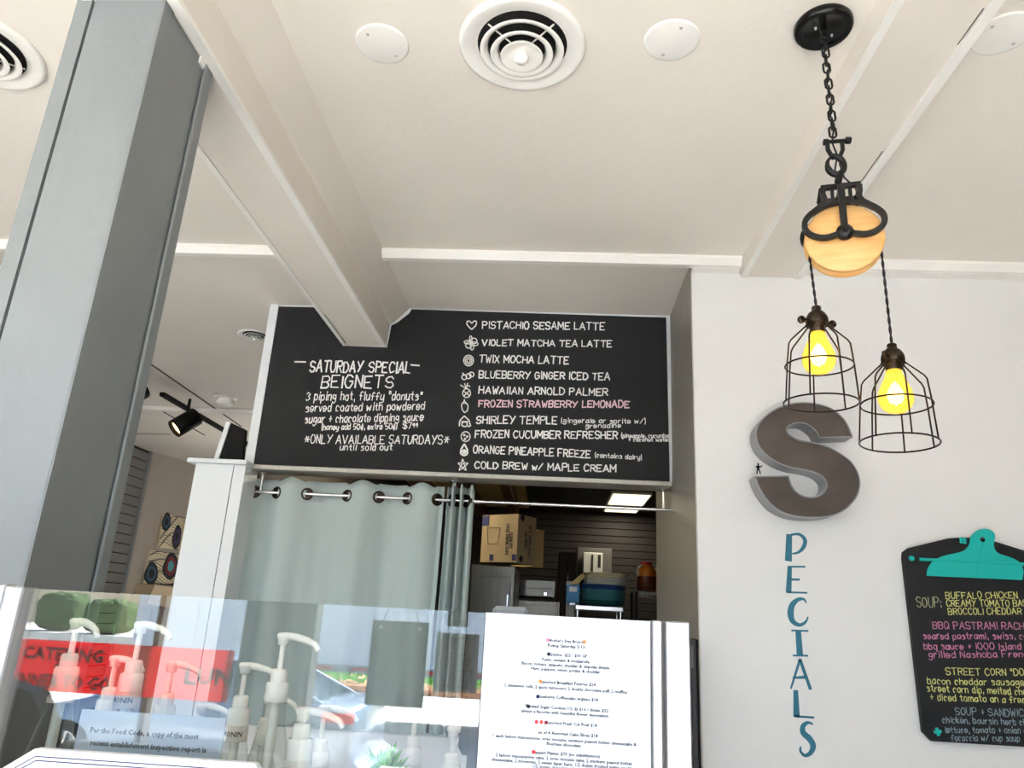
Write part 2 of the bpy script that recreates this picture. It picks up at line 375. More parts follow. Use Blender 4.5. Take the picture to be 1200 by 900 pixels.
# header with the painted chalkboard, opening below it
hd = struct('wall_header', box((-1.55, BY, 2.172), (.565, BY + .14, H)), 'white_paint')
struct('trim_11', MB().bbox((-1.545, BY - .010, 2.148), (.562, BY + .15, 2.171), .003), 'steel_wall')
struct('wall_lower', box((-1.5, BY + .03, 0), (.57, BY + .13, .98)), 'wall')
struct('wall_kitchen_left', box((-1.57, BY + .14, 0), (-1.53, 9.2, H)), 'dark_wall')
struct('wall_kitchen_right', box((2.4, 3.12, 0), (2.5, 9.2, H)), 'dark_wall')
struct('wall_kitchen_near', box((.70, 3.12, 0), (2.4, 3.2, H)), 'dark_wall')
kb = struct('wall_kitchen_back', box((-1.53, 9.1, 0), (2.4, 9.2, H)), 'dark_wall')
for k in range(22):
    MB().bbox((-1.52, 9.07, .9 + k * .085), (2.38, 9.1, .9 + k * .085 + .078), .003).build('plank', 'dark_wall', kb, True)
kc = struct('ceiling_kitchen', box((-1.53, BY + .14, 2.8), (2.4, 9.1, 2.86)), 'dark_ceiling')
for k in range(8):                              # rafters of brown timber over the pass-through
    x = -1.35 + k * .42
    box((x, BY + .2, 2.66), (x + .09, 9.0 if x < -.3 else 6.2, 2.8)).build('rafter', 'rafter', kc, True)
box((-1.52, 3.8, 2.79), (-.3, 9.0, 2.8)).build('ceiling_board', 'cardboard_light', kc, True)
box((-1.52, BY + .2, 2.5), (.55, BY + .26, 2.66)).build('ledger', 'rafter', kc, True)
struct('wall_kitchen_soffit', box((-1.52, BY + .16, 2.42), (-.2, 3.95, 2.5)), 'rafter')

# white pier left of the opening, with its cap ledge
pr_ = struct('wall_pier', box((-1.765, 3.5, 0), (-1.575, 3.66, 2.15)), 'white_paint')
box((-1.572, 3.503, 0), (-1.515, 3.66, 2.15)).build('casing', 'white_paint', pr_, True)
gp = MB()
for k in range(40): z = .2 + k * .049 ; gp.box((-1.575, 3.506, z), (-1.571, 3.52, z + .034 + .01 * (k % 3)))
gp.build('joint', 'gap', pr_, True)
MB().bbox((-1.80, 3.47, 2.15), (-1.50, 3.72, 2.172), .003).build('cap', 'white_paint', pr_, True)
struct('trim_12', MB().bbox((-1.555, BY - .008, 2.172), (-1.508, BY + .02, H), .002), 'white_paint')

# shop front behind the camera (seen mirrored in the case glass)
def mx(px, Yv=4.5): return mir(px, 760, Yv).x
xa, xb, xc, xd = mx(-60), mx(281), mx(366), mx(566)
fw = MB().box((XL, FY - .15, -.65), (XR, FY, .28)).box((XL, FY - .15, 2.85), (XR, FY, H)).box((xb, FY - .12, .28), (xc, FY, 2.85)).box((xd, FY - .12, .28), (xd + .1, FY, 2.85))
fw.box((1.75, FY - .12, .28), (XR, FY, 2.85)).box((XL, FY - .12, .28), (-5.1, FY, 2.85)).box((XL, FY - .15, H), (XR, FY, 4.3))  # unseen solid ends added to hold back daylight from the room
struct('wall_front', fw, 'shop_dark')
for n, (x0, x1) in enumerate(((-5.1, xb), (xc, xd), (xd + .1, 1.75))):
    wn = struct('window_%d' % (n + 1), box((x0, FY - .09, .28), (x1, FY - .082, 2.85)), 'window_glass')
    for z in (.28, 2.81): box((x0, FY - .11, z), (x1, FY - .03, z + .04)).build('frame_rail', 'frame_dark', wn, True)
    if n == 0:
        for q in (174, -20): x = mx(q); box((x, FY - .11, .28), (x + .035, FY - .03, 2.85)).build('mullion', 'frame_dark', wn, True)
# red lettered band on the window: reads properly from the street, and so in the mirror
zb0, zb1 = mir(150, 817, 4.46).z, mir(150, 756, 4.46).z
band = box((mx(-60, 4.46), FY + .0, zb0), (xb - .03, FY + .003, zb1)).build('window_banner', 'red_vinyl', label='red lettered vinyl band across the left shop window behind the camera', cat='banner')
def bandtext(s, px, py, wpx, h=None):
    p = mir(px, py, 4.455); stext(s, wpx / F * 4.5, (p.x, FY + .004 + .0, p.z), 'lettering', 'asphalt_dark', band, height=h, flip=True)
# seen from inside it is mirrored: letters face the street
def bandtext(s, px, py, wpx, h):
    p = mir(px, py, 4.455); o = stext(s, wpx / F * 4.5, (0, 0, 0), 'lettering', 'ink', band, height=h, flip=False, bold=.035)
    for v in o.data.vertices: v.co = Vector((v.co.x + p.x, FY + .006 + abs(v.co.y) * .2, v.co.z + p.z))
bandtext('CATERING', 68, 767, 96, .075); bandtext('+', 62, 781, 9, .04); bandtext('DINNER TO GO', 62, 799, 124, .08); bandtext('LUNCH', 262, 795, 96, .1)
band2 = box((.35, FY + .0, zb0), (1.3, FY + .003, zb1)).build('window_banner', 'red_vinyl', label='red vinyl band on the right shop window behind the camera', cat='banner')

# outdoors
struct('floor_street', box((-40, -60, -.75), (40, FY - 3.4, -.65)), 'asphalt')
struct('floor_pavement', box((-40, FY - 3.4, -.75), (40, FY - .15, -.55)), 'concrete')
yl = mir(500, 851, 6.3)
tag(box((-14, -6.6, -.65), (10, -6.5, -.645)).build('road_line', 'yellow_line'), 'yellow line painted along the street outside', 'road marking')
tag(box((-8.4, -24, -.65), (30, -20, -.5)).build('planting_bed', 'mulch'), 'mulched planting bed along the far kerb of the street', 'planting bed')

# ================================================================ COLUMN
cl = empty('column', (-1.04, 1.43, 0), 'grey painted boxed column in the left foreground under the ceiling beam', 'column')
X0, X1, Y0, Y1 = -1.145, -.935, 1.313, 1.551
box((X0 + .042, Y0, 0), (X1 - .002, Y1 - .03, 2.82)).build('core', 'column', cl, True)
box((X0, Y0 - .002, 0), (X0 + .036, Y1, 2.82)).build('flange', 'column', cl, True)
box((X0 + .034, Y0 + .012, 0), (X0 + .044, Y1 - .02, 2.819)).build('joint', 'gap', cl, True)
box((X1 - .003, Y0, 0), (X1 + .001, Y0 + .04, 2.82)).build('corner_strip', 'column', cl, True)
box((X1 - .004, Y1 - .03, 0), (X1 + .006, Y1, 2.815)).build('rear_flange', 'column', cl, True)
MB().tube([(X1 + .004, Y1 - .034, 0), (X1 + .004, Y1 - .034, 2.815)], .004, 8).build('bead', 'column', cl, True)
box((X1 - .004, Y1 - .06, 2.80), (X1 + .004, Y1, 2.823)).build('caulk', 'trim', cl, True)

# ================================================================ CEILING FITTINGS
def diffuser(name, c, r, label):
    k = r / .178; e = empty(name, c, label, 'air vent'); z = 0
    MB().lathe([(.178, 0), (.178, -.006), (.172, -.011), (.165, -.012), (.135, -.004), (.125, .0), (.122, -.0005)], n=56).build('rim', 'trim', e)
    for v in e.children[0].data.vertices: v.co.z -= .0005
    for i, (rr, zz) in enumerate(((.118, -.022), (.088, -.032), (.06, -.04))):
        MB().lathe([(rr, zz), (rr - .006, zz - .003), (rr - .018, zz + .008 - .004), (rr - .024, zz + .019), (rr - .02, zz + .019), (rr - .004, zz + .003), (rr, zz)] if i < 2 else
                   [(rr, zz), (rr - .004, zz - .002), (rr - .02, zz + .008), (.02, zz + .01), (0.001, zz + .01), (0.001, zz + .015), (rr - .01, zz + .012), (rr, zz)], n=48).build('cone_ring', 'trim', e)
    MB().lathe([(.001, -.062), (.012, -.06), (.019, -.052), (.02, -.042), (.014, -.03)], n=24).build('damper_knob', 'trim', e)
    MB().lathe([(.126, -.0015), (.001, -.0015)], n=40).build('duct', 'gap', e)
    for a in (.75, 2.39, 3.89, 5.53):
        d = Vector((math.cos(a), math.sin(a), 0)); MB().tube([d * .03 + Vector((0, 0, -.018)), d * .122 + Vector((0, 0, -.006))], .0025, 6).build('spoke', 'trim', e)
    if k != 1: e.scale = (k, k, k)
    return e
diffuser('ceiling_diffuser', (-.134, 1.69, H), .178, 'large round white ceiling diffuser with open rings, top centre between two blank plates')
diffuser('ceiling_diffuser', (-1.76, 1.71, H), .178, 'round white ceiling diffuser cut off at the top left corner, beyond the grey column')
p = aZ(299, 393, H); diffuser('ceiling_diffuser', (p.x, p.y, H), .1, 'small round diffuser far back, left of the chalkboard')
def blank(c, label, ang):
    e = empty('ceiling_plate', c, label, 'cover plate', 'blank cover plates')
    MB().lathe([(.001, -.005), (.070, -.005), (.074, -.004), (.076, -.001), (.076, 0)], n=40).build('plate', 'trim', e)
    for s in (-1, 1):
        MB().lathe([(.001, -.0068), (.004, -.0065), (.0045, -.004)], (s * .052 * math.cos(ang), s * .052 * math.sin(ang), 0), n=12).build('screw', 'steel', e)
blank((-.533, 1.687, H), 'round white blank plate on the ceiling, left of the big diffuser', .9)
blank((.279, 1.668, H), 'round white blank plate on the ceiling, right of the big diffuser', 1.9)
blank((1.14, 1.64, H), 'round white blank plate on the ceiling at the top right corner', .6)
# smoke detector and track lights in the far room
p = aZ(265, 466, H); e = empty('smoke_detector', (p.x, p.y, H), 'white smoke detector on the far ceiling beside the track', 'smoke detector')
MB().lathe([(.001, -.01), (.085, -.01), (.09, 0)], n=28).build('base', 'trim', e)
MB().lathe([(.001, -.07), (.05, -.068), (.066, -.055), (.068, -.03), (.055, -.012)], n=28).build('housing', 'trim', e)
tk = empty('track_rail', (-3.06, 5.4, H), 'black ceiling track rail in the far left room', 'light track')
box((-3.09, 5.35, H - .03), (-3.05, 8.3, H)).build('rail', 'lampblack', tk, True)
def spot(px, py, label):
    c = aZ(px, py, 2.80); e = empty('track_spotlight', (c.x, c.y, H - .03), label, 'spotlight', 'track spotlights')
    MB().tube([(0, 0, 0), (0, 0, -.14)], .012, 8).build('stem', 'lampblack', e)
    ax = Vector((-.52, -.52, -.68)).normalized(); q = Vector((0, 0, 1)).rotation_difference(ax).to_matrix(); o = Vector((0, 0, -.19))
    MB().lathe([(.001, -.1), (.068, -.1), (.072, -.095), (.072, .1), (.066, .1), (.062, .07)], o, 24, q).build('head', 'lampblack', e)
    MB().lathe([(.001, .07), (.062, .07)], o, 24, q).build('lens', 'lampwarm', e)
spot(217, 498, 'black cylindrical track spotlight in the far room, whole in view')
spot(152, 466, 'black track spotlight mostly hidden behind the grey column')

# globe lamp added to brighten the far room, out of sight behind the header
gl_ = empty('fill_globe', (-2.5, 7.0, H), 'added white globe fill lamp for the far room, unseen behind the chalkboard header', 'pendant lamp')
MB().tube([(0, 0, 0), (0, 0, -.5)], .006, 8).build('stem', 'lampblack', gl_); MB().lathe([(.001, -.50), (.05, -.51), (.12, -.57), (.14, -.64), (.12, -.71), (.05, -.77), (.001, -.78)], n=24).build('globe', 'panel_light', gl_)
ld = bpy.data.lights.new('fill_globe_light', 'POINT'); ld.energy = 6; ld.color = (1, .96, .9); ld.shadow_soft_size = .15
lo_ = bpy.data.objects.new('fill_globe_light', ld); C.objects.link(lo_); lo_.location = (-2.5, 7.0, 2.1)
# ================================================================ CHALKBOARD
cb = empty('chalkboard', (-.47, BY, 2.17), 'large black painted chalkboard menu above the pass-through curtain', 'chalkboard')
out = [(-1.508, 2.172), (.552, 2.172), (.545, 3.028), (-.79, 3.035), (-.80, 3.01), (-.86, 2.955), (-.888, 2.94), (-.898, 2.815), (-1.13, 2.817), (-1.132, 2.84), (-1.14, 3.03), (-1.508, 3.03)]
MB().prism([(x, BY - .0045, z) for x, z in out], (0, .004, 0)).build('board', 'chalkboard', cb, True)
CY_ = BY - .005
def Lh(x0, y0, x1, y1, cap, s, m='chalk', w=.006, L=True):
    ox, oy, k = (280, 340, 4.09) if L else (530, 360, 4.286)
    a = aY(ox + x0 / k, oy + y0 / k, CY_); b = aY(ox + x1 / k, oy + y1 / k, CY_)
    hand(s, a, b, cap / k * (.0043 if s.upper() == s else .0039), w, m, cb)
for a in (((268, 357, 318, 357, 30, '_')), (340, 390, 590, 393, 56, 'SATURDAY'), (622, 393, 818, 398, 54, 'SPECIAL'), (824, 373, 864, 375, 30, '_'), (392, 467, 737, 467, 60, 'BEIGNETS')):
    Lh(*a, w=.0075)
for x, y in ((268, 357),): pass
for a in ((322, 528, 875, 526, 46, '3 piping hot, fluffy "donuts"'), (318, 583, 888, 572, 42, 'served coated with powdered'), (315, 637, 882, 625, 42, 'sugar + chocolate dipping sauce'),
          (312, 733, 1005, 738, 40, '*ONLY AVAILABLE SATURDAYS*')): Lh(*a, w=.005)
for a in ((395, 670, 755, 665, 30, '(honey add 50¢, extra 50¢)'), (785, 664, 826, 664, 30, '$7'), (832, 656, 856, 656, 18, '99'), (483, 767, 732, 767, 32, 'until sold out')): Lh(*a, w=.0045)
for a in ((152, 106, 763, 113, 38, 'PISTACHIO SESAME LATTE'), (150, 192, 800, 200, 34, 'VIOLET MATCHA TEA LATTE'), (135, 277, 583, 285, 38, 'TWIX MOCHA LATTE'), (135, 355, 790, 365, 36, 'BLUEBERRY GINGER ICED TEA'),
          (133, 433, 780, 443, 36, 'HAWAIIAN ARNOLD PALMER'), (120, 583, 525, 587, 38, 'SHIRLEY TEMPLE'), (115, 655, 830, 661, 36, 'FROZEN CUCUMBER REFRESHER'), (105, 731, 692, 756, 36, 'ORANGE PINEAPPLE FREEZE'), (112, 808, 822, 828, 36, 'COLD BREW w/ MAPLE CREAM')): Lh(*a, L=False)
Lh(132, 501, 888, 504, 34, 'FROZEN STRAWBERRY LEMONADE', 'chalk_pink', L=False)
for a in ((545, 580, 970, 584, 26, '(gingerale or sprite w/)'), (670, 606, 845, 604, 24, 'grenadine'), (848, 655, 1098, 655, 22, '(pineapple, cucumber'), (885, 674, 1100, 674, 20, '+ coconut water)'), (715, 753, 950, 766, 24, '(contains dairy)')): Lh(*a, L=False, w=.0038)
def icon(strokes, m='chalk', w=.005):
    mb = MB()
    for st in strokes:
        pts = [aY(530 + x / 4.286, 360 + y / 4.286, CY_) for x, y in st]
        for a, b in zip(pts, pts[1:]): mb.ribbon([a, b], [w, w], (0, -1, 0), .0008)
    mb.build('doodle', m, cb, True, fix=False)
def ci(x, y, rx, ry=None, n=14, a0=0, a1=2 * PI): ry = ry or rx; return [(x + rx * math.cos(a0 + (a1 - a0) * i / n), y + ry * math.sin(a0 + (a1 - a0) * i / n)) for i in range(n + 1)]
icon([[(98, 112), (84, 100), (72, 84), (76, 70), (88, 70), (98, 82), (110, 68), (122, 72), (120, 90), (98, 112)]], w=.006)
icon([ci(95 + 16 * math.cos(a), 180 + 16 * math.sin(a), 16 * abs(math.cos(a)) + 5, 16 * abs(math.sin(a)) + 5, 8) for a in (.3, 1.3, 2.4, 3.4, 4.6, 5.6)])
icon([ci(82, 268, 25, 27), ci(82, 268, 17, 18), ci(82, 268, 9, 9)])
icon([ci(60, 352, 12), ci(82, 346, 13), ci(97, 338, 12), [(50, 330), (60, 338)]], w=.006)
icon([ci(72, 432, 20, 22), [(55, 420), (88, 445)], [(60, 445), (85, 420)], [(70, 410), (62, 382)], [(70, 408), (78, 380)], [(68, 408), (40, 390)], [(72, 408), (76, 392), (90, 398)]])
icon([[(46, 492), (52, 482), (72, 482), (80, 496), (76, 520), (62, 530), (50, 515), (46, 492)], [(50, 485), (60, 470), (72, 484)], [(62, 470), (60, 462)]])
icon([ci(62, 588, 14, 12), [(35, 598), (38, 570), (60, 546), (84, 568), (92, 596), (78, 600)], [(45, 575), (80, 575)]], w=.006)
icon([ci(67, 650, 23, 25), ci(60, 642, 4), ci(75, 650, 4), ci(64, 662, 4)])
icon([[(60, 686), (44, 715), (42, 735), (58, 746), (76, 738), (76, 715), (60, 686)], ci(60, 726, 9), ci(60, 726, 4)], w=.008)
icon([[(52, 762), (60, 782), (80, 784), (64, 798), (70, 820), (52, 808), (34, 820), (42, 796), (28, 784), (46, 782), (52, 762)], ci(54, 795, 9)])

# ================================================================ SPECIALS wall: metal S, figurine, painted letters, clipboard
S0 = [(628,235),(600,165),(560,115),(510,80),(450,60),(380,50),(310,55),(240,75),(180,110),(140,150),(118,190),(115,230),(125,270),(150,310),(195,350),(250,380),(310,400),(370,410),(430,425),(470,450),(487,480),(480,515),(455,540),(415,550),(370,545),(330,520),(305,485),(290,437)]
S1 = [(110,440),(125,490),(160,550),(210,605),(270,640),(340,657),(420,662),(500,655),(570,630),(620,590),(655,540),(668,480),(655,420),(620,365),(570,325),(510,290),(450,268),(400,258),(350,250),(310,232),(285,210),(283,190),(300,172),(335,162),(375,165),(410,185),(435,210),(450,240)]
SY = 2.91
def tr(P_): return [aY(860 + x / 4.5, 460 + y / 4.5, SY) for x, y in P_]
oc = smooth_pts(tr(S0), 3) + smooth_pts(tr(S1), 3)
sgn = empty('marquee_letter', (.97, 2.95, 1.92), 'big weathered metal letter S mounted on the white wall', 'letter sign')
n_ = len(oc); th = Vector((0, SY - 2.999, 0)) * -1
ins = []
for i, p in enumerate(oc):
    d = oc[(i + 1) % n_] - oc[i - 1]; nn = d.cross(Vector((0, 1, 0))).normalized()
    ins.append(p - nn * .0045)
# decide which side is inward
cen = oc[0] * 0
if (ins[10] - aY(860 + 300 / 4.5, 460 + 210 / 4.5, SY)).length > (oc[10] - aY(860 + 300 / 4.5, 460 + 210 / 4.5, SY)).length: ins = [2 * a - b for a, b in zip(oc, ins)]
MB().prism([p + Vector((0, .008, 0)) for p in ins], (0, .004, 0)).build('face', 'letter_metal', sgn, True)
rm = MB()
bk = Vector((0, 2.999 - SY, 0))
rm.add([p for p in oc] + [p + bk for p in oc], [(i, (i + 1) % n_, n_ + (i + 1) % n_, n_ + i) for i in range(n_)])
rm.add([p for p in oc] + [p for p in ins] + [p + Vector((0, .009, 0)) for p in ins], [(i, (i + 1) % n_, n_ + (i + 1) % n_, n_ + i) for i in range(n_)] + [(n_ + i, n_ + (i + 1) % n_, 2 * n_ + (i + 1) % n_, 2 * n_ + i) for i in range(n_)])
rm.build('return_edge', 'letter_side', sgn, True, fix=False)
# small figurine on the S
fb = aY(889, 555.8, 2.93); fg = empty('figurine', fb, 'tiny black figurine of a man with a guitar standing on the metal S', 'figurine')
q = MB()
q.tube([(-.006, 0, 0), (-.005, 0, .012), (-.001, 0, .022)], [.0022, .0025, .003], 8).tube([(.007, 0, 0), (.005, 0, .012), (.001, 0, .022)], [.0022, .0025, .003], 8)
q.tube([(0, 0, .02), (0, 0, .03), (0, 0, .036)], [.0042, .0055, .003], 8).tube([(0, 0, .036), (0, 0, .041), (0, 0, .045)], [.002, .0038, .002], 8)
q.tube([(-.004, 0, .033), (-.011, -.003, .029), (-.004, -.006, .025)], [.002, .0016, .0014], 6).tube([(.004, 0, .033), (.011, -.003, .028), (.012, -.006, .033)], [.002, .0016, .0014], 6)
q.build('body', 'lampblack', fg)
MB().tube([(-.006, -.006, .022), (0, -.006, .025)], [.005, .004], 8).tube([(0, -.006, .025), (.015, -.006, .036)], .001, 6).build('guitar', 'lampblack', fg)
# painted letters down the wall
def pl_(strokes, label):
    mb = MB()
    for st in strokes:
        pts = [aY(880 + x / 3.105, 610 + y / 3.105, 2.9995) for x, y, w_ in st]; ws = [w_ / 3.105 * 3.0 / 870 for *_, w_ in st]
        if len(st) > 2:
            p4 = smooth_pts(pts, 4); w4 = [ws[min(int(i / 4), len(ws) - 1)] * (1 - (i % 4) / 4) + ws[min(int(i / 4) + 1, len(ws) - 1)] * (i % 4) / 4 for i in range(len(p4))]; pts, ws = p4, w4
        mb.ribbon(pts, ws, (0, -1, 0), .0006)
    tag(mb.build('painted_letter', 'teal_paint', wall, True, fix=False), label)
pl_([[(139, 50, 20), (136, 148, 24)], [(140, 53, 6), (175, 50, 10), (196, 70, 14), (192, 95, 14), (174, 115, 9), (150, 121, 5)]], 'teal painted letter P')
pl_([[(141, 168, 15), (137, 262, 19)], [(134, 168, 6), (198, 168, 6)], [(140, 214, 8), (178, 215, 7)], [(130, 261, 6), (205, 263, 6)]], 'teal painted letter E')
pl_([[(201, 300, 4), (192, 286, 8), (170, 288, 13), (150, 308, 19), (144, 338, 22), (152, 366, 18), (176, 380, 12), (198, 370, 8), (208, 350, 4)]], 'teal painted letter C')
pl_([[(172, 402, 19), (178, 490, 21)], [(147, 400, 6), (209, 402, 6)], [(152, 491, 6), (208, 492, 6)]], 'teal painted letter I')
pl_([[(145, 612, 6), (179, 504, 9)], [(178, 504, 11), (217, 615, 11)], [(152, 572, 6), (205, 570, 12)]], 'teal painted letter A')
pl_([[(163, 617, 15), (166, 715, 21)], [(160, 712, 7), (230, 717, 6)]], 'teal painted letter L')
pl_([[(226, 742, 5), (208, 735, 9), (190, 748, 15), (190, 772, 19), (212, 793, 20), (226, 818, 19), (218, 844, 14), (196, 855, 10), (180, 838, 8), (182, 822, 4)]], 'teal painted letter S')
# clipboard
cp = empty('clipboard_sign', (1.6, 2.98, 1.16), 'black clipboard shaped chalk sign with a turquoise clip hanging on the wall', 'sign')
ol = [(1.375, 1.162), (1.348, 1.19), (1.343, 1.8), (1.347, 1.823), (1.37, 1.84), (1.52, 1.883), (1.57, 1.889), (1.63, 1.889), (1.68, 1.883), (1.83, 1.84), (1.853, 1.823), (1.857, 1.8), (1.852, 1.19), (1.825, 1.162)]
MB().prism([(x, 2.975, z) for x, z in ol], (0, .02, 0)).build('board', 'board_black', cp, True)
def CPt(x, y, Y=2.968): return aY(1050 + x / 8, 600 + y / 8, Y)
clip = [(288, 598), (295, 540), (330, 480), (380, 440), (450, 410), (560, 385), (630, 365), (670, 330), (690, 290), (700, 240), (730, 195), (780, 165), (830, 158)]
right = [(880, 165), (920, 195), (930, 240), (918, 290), (920, 330), (940, 370), (980, 395), (1060, 420), (1130, 450), (1170, 485), (1190, 530), (1195, 570), (1185, 638)]
cpts = smooth_pts([CPt(x, y) for x, y in clip + right], 2)
# plate with a punched hole: outline bridged to a circle
hc = CPt(814, 256); hole = [hc + Vector((math.cos(a), 0, math.sin(a))) * .010 for a in [math.radians(-90 - 360 * i / 20) for i in range(20)]]
lowm = (cpts[0] + cpts[-1]) / 2
loop = [lowm] + cpts + [lowm]
bridge = loop + [hole[0]] + hole[1:] + [hole[0]]
c_ = MB().prism([lowm + Vector((-.0004, 0, 0))] + cpts + [lowm + Vector((.0004, 0, 0))] + [h + Vector((.0004 if i == 0 else 0, 0, 0)) for i, h in enumerate(hole)][:1] + list(reversed(hole[1:])) + [hole[0] + Vector((-.0004, 0, 0))], (0, .003, 0)).build('clip', 'teal', cp, True)
a = CPt(215, 380, 2.962); b = CPt(1350, 430, 2.962)
MB().tube([(1.402, 2.972, 1.798), (1.80, 2.972, 1.798)], .0065, 10).build('rod', 'teal', cp, True)
MB().lathe([(.001, -.012), (.009, -.012), (.010, -.006), (.010, 0)], (1.371, 2.974, 1.80), 16, ax='y').build('rivet', 'teal', cp, True)
MB().lathe([(.001, -.012), (.009, -.012), (.010, -.006), (.010, 0)], (1.829, 2.974, 1.80), 16, ax='y').build('rivet', 'teal', cp, True)
fl = CPt(628, 268, 2.965); mb = MB()
for i in range(4): mb.lathe([(.001, -.006), (.006, -.004), (.0075, 0), (.006, .004)], fl + Vector((.008 * math.cos(i * PI / 2 + .7), 0, .008 * math.sin(i * PI / 2 + .7))), 10, ax='y')
mb.build('spring_knob', 'teal', cp, True)
p = aY(1098.5, 857.5, 2.972); mb = MB()
mb.ribbon([p + Vector((-.013, 0, -.002)), p + Vector((.013, 0, .002))], [.01, .01], (0, -1, 0), .004).ribbon([p + Vector((-.003, 0, .013)), p + Vector((.002, 0, -.013))], [.01, .01], (0, -1, 0), .0045)
mb.build('peg', 'teal', cp, True)
def Ch(x0, y0, x1, y1, cap, s, m, w=.0026):
    A = aY(1000 + x0 / 3.105, 600 + y0 / 3.105, 2.9745); B = aY(1000 + x1 / 3.105, 600 + y1 / 3.105, 2.9745)
    hand(s, A, B, cap / 3.105 * .0028, w, m, cp)
for a in ((232, 346, 320, 346, 38, 'SOUP:', 'chalk_grey'), (337, 315, 598, 314, 25, 'BUFFALO CHICKEN', 'chalk_yellow'), (340, 343, 655, 343, 25, 'CREAMY TOMATO BASIL', 'chalk_yellow'), (347, 373, 612, 372, 25, 'BROCCOLI CHEDDAR', 'chalk_yellow'),
          (290, 425, 662, 427, 27, 'BBQ PASTRAMI RACHEL', 'chalk_rose'), (255, 462, 720, 462, 24, 'seared pastrami, swiss, coleslaw', 'chalk_rose'), (258, 500, 655, 500, 24, 'bbq sauce + 1000 Island on', 'chalk_rose'), (275, 530, 655, 528, 24, 'grilled Nashoba French', 'chalk_rose'),
          (338, 593, 655, 595, 26, 'STREET CORN "DOG"', 'chalk_yellow'), (270, 625, 630, 632, 24, 'bacon cheddar sausage,', 'chalk_yellow'), (268, 652, 690, 668, 24, 'street corn dip, melted cheddar', 'chalk_yellow'), (280, 685, 660, 696, 24, '+ diced tomato on a french', 'chalk_yellow'),
          (372, 738, 640, 745, 26, 'SOUP + SANDWICH', 'chalk_blue'), (325, 766, 690, 778, 22, 'chicken, boursin herb cheese', 'chalk_blue'), (335, 803, 645, 805, 22, 'lettuce, tomato + onion on', 'chalk_blue'), (357, 832, 605, 834, 22, 'focaccia w/ cup soup', 'chalk_blue')): Ch(*a)

# ================================================================ PENDANT LAMP
px_, py_ = .666, 1.61
pd = empty('pendant_lamp', (px_, py_, H), 'black chain pendant with a wooden pulley and two caged amber bulbs', 'pendant lamp')
cn = MB().lathe([(.001, -.022), (.055, -.022), (.062, -.026), (.069, -.024), (.0735, -.016), (.0735, -.004), (.071, 0)], (px_, py_, H), 48).build('canopy', 'black_gloss', pd, True)
for s in (-1, 1): MB().lathe([(.001, -.0285), (.003, -.028), (.0035, -.022)], (px_ + s * .025, py_ + s * .012, H), 10).build('screw', 'steel', cn, True)
MB().tube([(px_, py_, H - .02), (px_, py_, H - .04)], .007, 12).tube(circ((px_, py_, H - .05), .009, 16), .0025, 6, True).build('hanger_loop', 'black_metal', pd, True)
z = H - .052; k = 0
while z > 2.70:
    u = Vector((1, 0, 0)) if k % 2 else Vector((.25, .97, 0)); tilt = Vector((random.uniform(-.0015, .0015), 0, 0))
    pts = []
    for i in range(16):
        a = 2 * PI * i / 16; pts.append(Vector((px_, py_, z - .015)) + tilt + u * .0085 * math.cos(a) + Vector((0, 0, .009 * math.sin(a) + (.007 if math.sin(a) > 0 else -.007))))
    MB().tube(pts, .0029, 6, True).build('chain_link', 'black_metal', pd, True); z -= .0245; k += 1
MB().tube([(px_ + .004 * math.sin(i * .9), py_ + .004 * math.cos(i * .9), H - .03 - i * .0125) for i in range(36)], .0022, 6).build('supply_cord', 'cord', pd, True)
# shackle and hook
zs = 2.66
MB().tube([(px_ - .017, py_, zs + .012), (px_ - .017, py_, zs - .008), (px_ - .010, py_, zs - .024), (px_ + .001, py_, zs - .03), (px_ + .012, py_, zs - .024), (px_ + .019, py_, zs - .008), (px_ + .019, py_, zs + .012)], .0055, 10).tube([(px_ - .024, py_, zs + .014), (px_ + .034, py_, zs + .02)], .005, 10).lathe([(.001, -.009), (.009, -.009), (.009, .002), (.001, .002)], (px_ + .038, py_, zs + .02), 12, ax='x').lathe([(.001, -.006), (.008, -.006), (.008, .006), (.001, .006)], (px_ - .02, py_, zs + .014), 12, ax='x').build('shackle', 'black_metal', pd, True)
pts = []
for i in range(18):
    a = math.radians(110 - i * 20.5); pts.append(Vector((px_ - .002 + .020 * math.cos(a), py_, 2.607 + .026 * math.sin(a))))
MB().tube(pts, [.008] * 14 + [.006, .005, .004, .003], 10).tube([(px_ + .008, py_, 2.585), (px_, py_, 2.56)], .009, 10).build('hook', 'black_metal', pd, True)
MB().tube([(px_ + .012, py_ + .01, 2.62), (px_ + .02, py_ + .01, 2.58), (px_ + .045, py_ + .01, 2.552), (px_ + .05, py_ + .01, 2.52)], .0022, 6).build('tie_wire', 'cord', pd, True)
